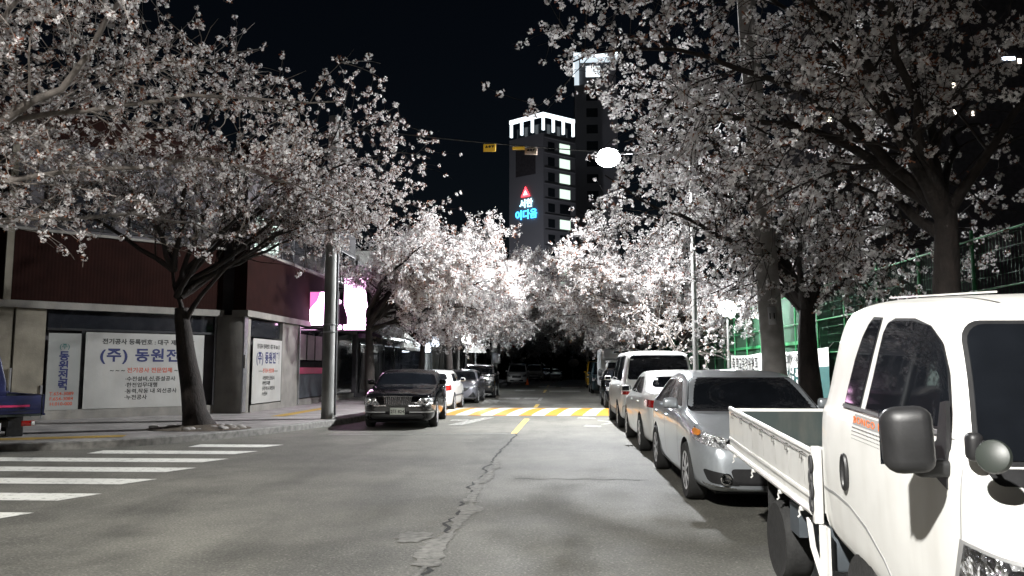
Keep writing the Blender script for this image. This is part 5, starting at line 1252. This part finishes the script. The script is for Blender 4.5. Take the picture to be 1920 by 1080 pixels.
        MB().tube([(-w*.4, 0, 0), (-w*.4, 0, -.04)], .006, 5).tube([(w*.4, 0, 0), (w*.4, 0, -.04)], .006, 5).build('hanger', 'steel', s)
# ------------------------------------------------------------------ cherry trees
def mesh_np(name, V, F, k, mats, midx=None):
    me = bpy.data.meshes.new(name); V = np.asarray(V, np.float32); F = np.asarray(F, np.int32); nf = len(F)
    me.vertices.add(len(V)); me.vertices.foreach_set('co', V.ravel())
    me.loops.add(nf*k); me.loops.foreach_set('vertex_index', F.ravel())
    me.polygons.add(nf); me.polygons.foreach_set('loop_start', np.arange(0, nf*k, k, dtype=np.int32)); me.polygons.foreach_set('loop_total', np.full(nf, k, np.int32))
    if midx is not None: me.polygons.foreach_set('material_index', midx.astype(np.int32))
    me.update(calc_edges=True)
    for m in mats: me.materials.append(M[m])
    return me

def curve(rs, p, d, L, n, bend=0.0, wob=.12, target=None):
    """wandering polyline: bend>0 lifts, <0 droops"""
    pts = [p]; d = d/np.linalg.norm(d); st = L/n
    for i in range(n):
        d = d + rs.normal(0, wob, 3); d[2] += bend/n*1.6
        d = d/np.linalg.norm(d); p = p + d*st; pts.append(p)
    return np.array(pts)

def resample(pts, n):
    pts = np.asarray(pts, float); l = np.r_[0, np.cumsum(np.linalg.norm(np.diff(pts, axis=0), axis=1))]
    q = np.linspace(0, l[-1], n); return np.stack([np.interp(q, l, pts[:, i]) for i in range(3)], 1)

def smooth_path(pts, n, rs, wob):
    """rounded path through rough points with a little wander"""
    p = np.asarray(pts, float)
    for _ in range(2):
        q = [p[0]]
        for a, b in zip(p[:-1], p[1:]): q += [a*.75+b*.25, a*.25+b*.75]
        q.append(p[-1]); p = np.array(q)
    p = resample(p, n); w = np.cumsum(rs.normal(0, wob, p.shape), 0); w -= np.linspace(0, 1, n)[:, None]*w[-1]*.5; w[0] = 0
    return p + w

def rotbasis(rs, n):
    q = rs.normal(size=(n, 4)); q /= np.linalg.norm(q, axis=1)[:, None]; w, x, y, z = q.T
    return np.stack([np.stack([1-2*(y*y+z*z), 2*(x*y-z*w), 2*(x*z+y*w)], 1), np.stack([2*(x*y+z*w), 1-2*(x*x+z*z), 2*(y*z-x*w)], 1), np.stack([2*(x*z-y*w), 2*(y*z+x*w), 1-2*(x*x+y*y)], 1)], 1)

def look(dirs, rs):
    """rotation matrices whose z axis is dirs"""
    z = dirs/np.linalg.norm(dirs, axis=1)[:, None]; r = rs.normal(size=z.shape); x = np.cross(r, z); x /= np.linalg.norm(x, axis=1)[:, None]; y = np.cross(z, x)
    return np.stack([x, y, z], 2)

FL_V = [(0, 0, -.25)]; FL_F = []
for _k in range(5):
    _a = 2*math.pi*_k/5
    for _da, _r, _z in ((-.50, .66, .16), (0, 1.08, .30), (.50, .66, .16)):
        FL_V.append((math.cos(_a+_da)*_r, math.sin(_a+_da)*_r, _z))
    FL_F.append((0, 1+3*_k, 2+3*_k, 3+3*_k))
FL_V = np.array(FL_V); FL_F = np.array(FL_F)
SM_V = np.array([(0, 0, -.3)] + [(math.cos(2*math.pi*k/5 + .6*(k % 2)), math.sin(2*math.pi*k/5), .25) for k in range(5)]); SM_F = np.array([(0, 1, 2, 3), (0, 3, 4, 5)])

def blossom_mesh(name, C, rs, fine, size, per, spread, bud=.15, mats=('petal', 'bud')):
    """C: cluster centres -> one mesh of individual five-petalled flowers in puffs, plus red-brown buds and stalks"""
    n = len(C); k = rs.poisson(per, n) + 2; idx = np.repeat(np.arange(n), k); N = len(idx)
    dirs = rs.normal(size=(N, 3)); dirs[:, 2] -= .25; dirs /= np.linalg.norm(dirs, axis=1)[:, None]
    csz = rs.uniform(.65, 1.35, n)[idx]
    P = C[idx] + dirs*(spread*csz*rs.uniform(.65, 1.1, N))[:, None]
    RM = look(dirs + rs.normal(0, .35, dirs.shape), rs); sz = size*rs.uniform(.8, 1.2, N)
    bv, bf = (FL_V, FL_F) if fine else (SM_V, SM_F)
    V = np.einsum('nij,vj->nvi', RM, bv)*sz[:, None, None] + P[:, None, :]
    F = (bf[None] + (np.arange(N)*len(bv))[:, None, None]).reshape(-1, 4); V = V.reshape(-1, 3)
    nb = int(n*per*bud); bi = rs.integers(0, n, nb); bd = rs.normal(size=(nb, 3)); bd /= np.linalg.norm(bd, axis=1)[:, None]
    a = C[bi] + bd*spread*.1; b = C[bi] + bd*spread*rs.uniform(.9, 1.9, nb)[:, None]; w = np.cross(bd, rs.normal(size=(nb, 3))); w /= np.linalg.norm(w, axis=1)[:, None]; w *= size*.5
    BV = np.stack([a - w*.3, a + w*.3, b + w, b - w], 1).reshape(-1, 3); BF = (np.arange(nb*4).reshape(nb, 4)) + len(V)
    mi = np.r_[np.zeros(len(F)), np.ones(nb)]
    return mesh_np(name, np.r_[V, BV], np.r_[F, BF], 4, mats, mi)

def limb_tree(seed, trunk, r0, limbs, sub=15, subL=(1.0, 2.3), twig=7, twigL=(.4, 1.0), gap=.115, density=1.0, droop=-.25, lr=1.0, keep=None):
    """trunk: points; limbs: list of point lists. Returns (tubes builder, cluster centres)"""
    rs = np.random.default_rng(seed); mb = MB(); C = []
    tp = smooth_path(trunk, 12, rs, .012)
    rad = [r0*(1.35 if i == 0 else 1.12 if i == 1 else 1.0 - .48*i/11) for i in range(12)]
    mb.tube([Vector(p) for p in tp], rad, 12)
    def fill(p, dens, start=0.0):
        l = np.linalg.norm(np.diff(p, axis=0), axis=1).sum(); m = max(1, int(l*(1-start)/gap*dens)); q = resample(p, 60)
        ii = (start + (1-start)*rs.random(m))*59; lo = np.clip(ii.astype(int), 0, 58); f = (ii - lo)[:, None]
        keep = np.sin(ii*.5 + rs.random()*6) > -.75
        C.append((q[lo]*(1-f) + q[lo+1]*f + rs.normal(0, .035, (m, 3)))[keep])
    for lp in limbs:
        n = max(9, int(sum(np.linalg.norm(np.diff(np.array(lp), axis=0), axis=1))/.35)); p = smooth_path(lp, n, rs, .045)
        l = np.linalg.norm(np.diff(p, axis=0), axis=1).sum(); ra = lr*r0*min(.44, .14 + .055*l)
        rl = [ra*(1 - .86*(i/(n-1))**.8)*(1.25 if i == 0 else 1.1 if i == 1 else 1) for i in range(n)]; mb.tube([Vector(x) for x in p], rl, 8)
        fill(p, .55*density, .45)
        ns = int(sub*l/4.5)
        for j in range(ns):
            t = .16 + .84*(j + rs.random()*.8)/ns; i = min(n-2, int(t*(n-1))); d = p[i+1] - p[i]; d /= np.linalg.norm(d)
            sd = np.cross(d, rs.normal(size=3)); sd /= np.linalg.norm(sd); sd[2] = sd[2]*.75 + .12
            L = rs.uniform(*subL)*(1.05 - .45*t); dd = d*rs.uniform(.35, .9) + sd
            sp = curve(rs, p[i], dd, L, 7, droop, .13)
            if keep and not keep(sp[-1:])[0]: continue
            rr = max(.007, rl[i]*.36)
            mb.tube([Vector(x) for x in sp], [rr*(1 - .8*k/7) for k in range(8)], 5, cap=False)
            fill(sp, .9*density, .25)
            for q in range(rs.poisson(twig*L/1.4)):
                tt = rs.uniform(.2, 1); k = min(6, int(tt*7)); e = sp[k+1] - sp[k]; e /= np.linalg.norm(e); s2 = np.cross(e, rs.normal(size=3)); s2 /= np.linalg.norm(s2)
                tw = curve(rs, sp[k], e*rs.uniform(.3, .9) + s2, rs.uniform(*twigL), 4, droop*.8, .16)
                if keep and not keep(tw[-1:])[0]: continue
                mb.tube([Vector(x) for x in tw], [.0065, .0055, .0045, .0035, .0025], 4, cap=False)
                fill(tw, 1.0*density)
    C = np.concatenate(C); return mb, (C[keep(C)] if keep else C)

def auto_limbs(seed, base, r, n, az0=0, spread=2*math.pi, el=(28, 62), L=(3.4, 5.2), droop=-.5):
    rs = np.random.default_rng(seed); out = []
    for i in range(n):
        az = az0 + spread*(i + rs.uniform(-.25, .25))/n; e = R(rs.uniform(*el)); d = np.array([math.cos(az)*math.cos(e), math.sin(az)*math.cos(e), math.sin(e)])
        b = np.array(base) + np.array([0, 0, rs.uniform(-.35, .5)]); l = rs.uniform(*L); p = curve(rs, b, d, l, 8, droop, .10); out.append([b] + list(p[1:]))
    return out

def cherry(label, loc, seed, trunk, r0, limbs, fine, bud=.15, size=.019, per=4.2, spread=.042, bark='bark', name='cherry_tree', **kw):
    t = empty(name, loc, 0, label, 'tree', 'cherry trees in blossom along the street')
    mb, C = limb_tree(seed, trunk, r0, limbs, **kw)
    mb.build('trunk', bark, t, 60)
    rs = np.random.default_rng(seed + 99)
    me = blossom_mesh('crown', C, rs, fine, size, per, spread, bud)
    o = bpy.data.objects.new('crown', me); COL.objects.link(o); o.parent = t
    print(label[:40], 'clusters', len(C), 'faces', len(me.polygons)); return t

def trees():
    A = np.array
    # near left tree, trunk outside the frame, two limbs coloured pale as if lamplit, reaching across the upper left
    limbs = [[(.1, 0, 2.6), (1.9, 1.1, 4.3), (3.4, 1.5, 4.55), (4.8, 1.7, 4.62), (5.6, 1.9, 4.75)],
             [(1.7, 1.0, 4.1), (2.5, 1.1, 4.7), (3.4, 1.0, 6.0), (4.3, .9, 7.3)],
             [(.1, .1, 2.5), (1.4, 1.8, 3.6), (2.8, 3.2, 4.1), (4.1, 4.0, 4.0), (4.9, 4.4, 3.6)],
             [(.1, .1, 2.5), (1.0, 2.4, 3.4), (1.9, 4.4, 3.7), (2.8, 5.6, 3.4)],
             [(0, 0, 2.4), (.9, 2.0, 4.4), (2.0, 3.6, 5.8), (3.2, 4.8, 6.6)],
             [(0, 0, 2.4), (.2, 1.4, 4.6), (.9, 2.6, 6.4), (1.6, 3.2, 7.8)],
             [(0, 0, 2.4), (1.2, .6, 4.4), (2.2, .8, 6.2), (2.9, 1.2, 7.6)],
             [(0, 0, 2.3), (-.4, 1.8, 3.6), (-.4, 3.6, 4.4), (.3, 5.2, 4.7)],
             [(0, 0, 2.4), (1.5, -.6, 3.9), (3.0, -1.2, 5.0), (4.2, -1.9, 5.3)]]
    n0 = cherry('nearest left cherry tree, pale limbs reaching in from the upper left corner', (-8.1, 7.4, .14), 5, [(-.2, 0, 0), (-.1, 0, 1.2), (0, 0, 2.5)], .22, limbs, True, keep=lambda c: c[:, 2] > .95 + .19*(c[:, 1] + 7.4) + .25*np.sin(c[:, 0]*3 + c[:, 1]*2), bud=.55, size=.0185, per=8, spread=.035, bark='bark_pale_lit', lr=.62, density=.75, droop=-.22)
    # leaning dark tree before the lettered sheet
    limbs = [[(-.45, 0, 2.6), (-.75, .1, 4.0), (-1.2, .3, 5.2), (-1.9, .2, 6.6)],
             [(-.40, 0, 2.4), (.2, -.1, 3.0), (1.2, -.2, 3.9), (2.4, -.2, 4.6), (3.4, 0, 5.0)],
             [(-.6, 0, 3.2), (.6, .4, 4.8), (2.0, .7, 6.2), (3.4, .8, 7.2), (4.4, .6, 7.7)],
             [(-.7, 0, 3.6), (-.2, -.8, 5.2), (.6, -1.6, 6.6), (1.6, -2.2, 7.8)],
             [(-.6, 0, 3.0), (.5, -1.0, 4.2), (1.9, -1.9, 5.1), (3.1, -2.6, 5.4)],
             [(-.7, 0, 3.6), (-2.0, -.8, 4.6), (-3.3, -1.5, 5.0), (-4.4, -2.0, 4.8)],
             [(-.7, 0, 3.7), (-1.8, .9, 5.2), (-2.9, 1.2, 6.2), (-3.9, 1.2, 6.6)],
             [(-.7, 0, 3.6), (-.8, -1.4, 4.8), (-1.2, -2.8, 5.4), (-1.4, -4.0, 5.2)],
             [(-.6, 0, 3.2), (.8, 1.3, 4.6), (2.2, 2.5, 5.4), (3.4, 3.4, 5.6)],
             [(-.5, 0, 3.2), (-.3, .6, 5.2), (.4, 1.0, 7.0), (.9, 1.1, 8.4)],
             [(-.6, 0, 3.2), (1.0, .3, 4.4), (2.2, .4, 5.7), (2.9, .4, 6.8), (3.3, .2, 7.9)],
             [(-.5, 0, 3.0), (1.2, .9, 4.2), (2.5, 1.6, 4.9), (3.5, 2.2, 5.0)],
             [(-.5, 0, 3.0), (1.4, .8, 4.6), (2.9, 1.8, 5.4), (4.3, 2.6, 5.6), (5.0, 3.0, 5.4)],
             [(-.5, 0, 3.0), (1.0, 1.2, 4.8), (2.3, 2.4, 6.0), (3.3, 3.4, 6.6), (4.0, 4.0, 6.6)],
             [(-.6, 0, 3.2), (1.4, .4, 5.2), (3.0, .7, 6.2), (4.2, .9, 6.5), (5.0, 1.0, 6.3)]]
    cherry('dark leaning cherry tree on the left corner in front of the lettered white sheet', (-8.15, 17.6, .14), 8, [(.1, 0, -.1), (-.05, 0, .5), (-.30, 0, 1.5), (-.45, 0, 2.7)], .29, limbs, True, size=.021, keep=lambda c: c[:, 2] > np.where(c[:, 0] > 2.2, 3.6, 4.25) + .3*np.sin(c[:, 0]*2.3 + c[:, 1]*1.7), bud=.6, lr=.52, per=8, spread=.042, density=.82)
    # right: near tree behind the truck (trunk), then the one behind the concrete pole
    limbs = [[(0, 0, 2.9), (-.9, .5, 4.3), (-2.2, .9, 5.2), (-3.3, 1.3, 5.5), (-3.9, 1.6, 5.3)],
             [(0, 0, 2.9), (-1.0, -.3, 4.6), (-2.2, -.5, 5.8), (-3.2, -.3, 6.3)],
             [(0, 0, 3.0), (-.5, .9, 4.8), (-1.4, 1.9, 6.4), (-2.2, 2.5, 7.4)],
             [(0, 0, 3.0), (.3, .8, 4.6), (.2, 1.8, 6.2), (.4, 2.6, 7.6)],
             [(0, 0, 2.7), (-.3, 1.0, 3.5), (-.4, 2.2, 4.0), (-.3, 3.2, 4.0)],
             [(0, 0, 2.9), (.9, -.2, 4.2), (1.9, -.4, 5.0), (2.8, -.6, 5.2)],
             [(0, 0, 2.9), (.8, 1.0, 4.0), (1.5, 2.0, 4.5), (2.2, 3.0, 4.6)],
             [(0, 0, 3.0), (-.6, -.8, 4.4), (-1.2, -1.7, 5.4), (-1.6, -2.4, 5.8)],
             [(0, 0, 3.0), (-1.2, .8, 4.2), (-2.3, 2.0, 4.7), (-3.0, 3.0, 4.7)]]
    cherry('near dark cherry tree whose trunk rises behind the white truck cab', (4.0, 8.3, .14), 21, [(.05, 0, 0), (0, 0, 1.5), (0, 0, 3.0)], .20, limbs, True, keep=lambda c: (c[:, 0] < .7) | (np.sin(c[:, 0]*91 + c[:, 1]*57 + c[:, 2]*33) > .25), bud=.22, lr=.85, size=.0205, per=9, spread=.047, density=.76)
    limbs = [[(0, 0, 2.4), (-.5, -.2, 3.3), (-1.5, -.4, 3.75), (-2.7, -.4, 4.2), (-3.6, -.2, 4.9)],
             [(0, 0, 2.5), (-.7, .1, 4.1), (-1.5, .1, 5.6), (-2.5, .2, 6.7), (-3.3, .2, 7.2)],
             [(0, 0, 2.4), (-.9, .9, 3.6), (-1.9, 1.8, 4.4), (-2.9, 2.6, 4.6), (-3.7, 3.0, 4.4)],
             [(0, 0, 2.5), (.3, -.4, 3.9), (.6, -.6, 5.3), (.6, -.6, 6.9)],
             [(.1, 0, 2.5), (1.0, -.4, 3.3), (1.9, -.8, 3.7), (2.8, -1.0, 3.6)],
             [(.1, 0, 2.5), (.9, .6, 3.9), (1.7, 1.2, 5.0), (2.3, 1.6, 5.8)],
             [(0, 0, 2.4), (-.4, -1.0, 3.3), (-.7, -2.0, 3.6), (-.8, -2.8, 3.5)],
             [(0, 0, 2.5), (-.3, .8, 4.2), (-.6, 1.6, 5.8), (-.7, 2.1, 7.3)],
             [(0, 0, 2.5), (-1.2, -.6, 4.4), (-2.4, -1.1, 5.7), (-3.4, -1.3, 6.2)],
             [(0, 0, 2.5), (-.8, .8, 4.4), (-1.8, 1.6, 5.8), (-2.5, 2.1, 6.3)],
             [(0, 0, 2.5), (-1.0, 0, 4.2), (-2.0, .2, 5.2), (-2.6, .3, 5.5)]]
    cherry('forked dark cherry tree just right of the concrete pole, in front of the banners', (4.55, 14.8, .14), 33, [(.12, 0, -.1), (.02, 0, .8), (-.04, 0, 1.7), (0, 0, 2.55)], .26, limbs, True, bud=.18, lr=.85, size=.0215, per=9, spread=.05, density=.85)
    c = copy_tree(n0); c.location = (-7.6, -3.4, .14); c['label'] = 'cherry tree behind the viewer, its branch shadows falling across the near road'
    # farther trees: two built, the rest copied
    f1 = cherry('cherry tree behind the tall lightbox sign, its crown lit white over the limousine', (-7.1, 29.6, .14), 41, [(.1, 0, 0), (0, .05, 1.0), (-.1, 0, 2.9)], .23, auto_limbs(71, (-.1, 0, 3.0), .2, 13, az0=R(-55), spread=R(180), el=(26, 60), L=(4.6, 6.4), droop=-.45), False, keep=lambda c: (c[:, 2] > 4.3) | (c[:, 0] > 1.3), size=.034, per=6.5, spread=.085, sub=17, density=1.25, subL=(1.1, 2.6))
    f2 = cherry('cherry tree with a red-brown trunk, over the white saloon on the left', (-6.9, 39.4, .14), 57, [(-.1, 0, 0), (0, .05, 1.1), (.15, 0, 2.9)], .22, auto_limbs(72, (.1, 0, 2.9), .2, 14, L=(5.4, 7.8), el=(24, 58), droop=-.40), False, keep=lambda c: (c[:, 2] > 3.9) | (np.hypot(c[:, 0], c[:, 1]) > 2.0), size=.036, per=6.5, spread=.09, sub=17, density=1.15, subL=(1.1, 2.6))
    spots = [(f1, -6.7, 48.5, .35, 1.25, 'cherry tree with a bowed trunk before the pale building'), (f2, -6.4, 58.5, 4.0, 1.25, 'lit cherry tree arching over the far white pole on the left'),
             (f1, -6.3, 68.5, .9, .95, 'cherry tree beside the far white van'), (f2, -6.2, 80, 5.2, .95, 'last cherry tree on the left before the dark end of the street'),
             (f2, 5.15, 33.5, 1.2, .92, 'lit cherry tree behind the white van on the right'), (f1, 5.2, 43.5, 3.3, 1.05, 'cherry tree behind the box truck'),
             (f2, 5.3, 54, 5.0, 1.12, 'cherry tree behind the yellow van'), (f1, 5.5, 66, 3.4, 1.1, 'cherry tree far down the right side near the tiny lamp'), (f2, 5.7, 79, 2.6, .95, 'last cherry tree on the right before the dark end')]
    for src, x, y, rz, sc, lab in spots:
        c = copy_tree(src); c.location = (x, y, .14); c.rotation_euler = (0, 0, rz); c.scale = (sc, sc, sc); c['label'] = lab
    # young thin tree between the lamps on the right
    cherry('slender young cherry tree with a pale stem, left of the globe lamp', (3.98, 26.6, .14), 61, [(.15, 0, 0), (.05, 0, 1.0), (-.1, 0, 1.9)], .085, auto_limbs(73, (-.1, 0, 1.9), .1, 6, el=(25, 55), L=(1.4, 2.1), droop=-.4), False, size=.026, per=3.2, spread=.045, bark='bark_pale_lit', sub=11, subL=(.6, 1.4), density=.6)
    # stones and roots round the leaning tree's foot
    rnd = random.Random(2); m = MB()
    for i in range(70):
        a = rnd.uniform(0, 6.28); d = rnd.uniform(.25, .95); s = rnd.uniform(.03, .10); m.sphere((-8.05 + d*math.cos(a)*1.1, 17.5 + d*math.sin(a)*.8, .16 + s*.2), s, 7, (1.3, 1, .6))
    tag(m.build('stones', 'conc_pole', None, 60), 'loose stones and dead leaves round the foot of the leaning tree', 'stones', None, 'stuff')
    P = [[(-8.05 + r_*1.15*math.cos(t), 17.5 + r_*.9*math.sin(t), .15 + .12*(1-r_)**1.2 + rnd.uniform(0, .012)) for t in [2*math.pi*k/24 for k in range(25)]] for r_ in (1.0, .75, .5, .25, .05)]
    m = MB(); m.grid(P); bmesh.ops.recalc_face_normals(m.bm, faces=m.bm.faces[:]); o = m.build('tree_pit', 'soil', None, 60); o['kind'] = 'structure'
    # dark evergreens closing the end of the street
    rs = np.random.default_rng(9); src = None
    for i, (x, y, sc, lab) in enumerate(((-13, 111, 1.1, 'dark evergreen at the street end, behind the far white van'), (-5, 116, 1.35, 'tall dark evergreen at the street end, left of centre'), (3, 113, 1.2, 'dark evergreen at the street end, behind the pale crossing saloon'), (10, 117, 1.4, 'tall dark evergreen at the street end, right of centre'), (18, 112, 1.2, 'dark evergreen at the street end, behind the right-hand row'), (-21, 116, 1.3, 'dark evergreen at the street end, behind the left-hand buildings'))):
        if src is None:
            src = empty('evergreen_tree', (x, y, 0), 0, lab, 'tree', 'dark trees closing the street'); MB().lathe([(.35, 0), (.2, 4), (.05, 11)], 'z', (0, 0, 0), 10).build('trunk', 'bark', src)
            n = 9000; h = rs.random(n)**.8*11 + .6; rr = (4.6*(1 - (h/12)**1.6) + .3)*rs.random(n)**.45*(1 + .25*np.sin(h*2.2)); a = rs.random(n)*6.283
            Cc = np.stack([rr*np.cos(a), rr*np.sin(a), h], 1); me = blossom_mesh('crown', Cc, rs, False, .16, 1.0, .2, .2, ('leaf', 'leaf')); o = bpy.data.objects.new('crown', me); COL.objects.link(o); o.parent = src; c = src
        else: c = copy_tree(src); c.location = (x, y, 0); c['label'] = lab
        c.rotation_euler = (0, 0, i*1.7); c.scale = (sc, sc, sc*.95)
    # low clipped hedge in front of them
    h = empty('hedge', (0, 104.5, 0), 0, 'low dark clipped hedge across the end of the street', 'hedge')
    n = 9000; Cc = np.stack([rs.uniform(-24, 22, n), rs.uniform(-.7, .7, n), rs.random(n)**.6*1.3], 1); me = blossom_mesh('leaves', Cc, rs, False, .10, 1.0, .1, .2, ('leaf', 'leaf')); o = bpy.data.objects.new('leaves', me); COL.objects.link(o); o.parent = h
    MB().bx(-24, 22, -.4, .4, 0, 1.0).build('stems', 'bark', h, None)

def build():
    mats(); camera_and_world(); setting(); corner_building(); more_buildings(); towers(); fence(); poles(); cars(); box_truck(); far_truck()
    pickup('white flatbed pickup truck with black door mirror, right foreground', (2.42, 2.92, 0), 0, 'truck_paint', True, 'BONGO III')
    r = pickup('small blue truck seen from behind at the left edge, in front of the shop', (-13.72, 16.79, 0), math.pi + R(50), 'blue_paint', False)
    trees()
build()
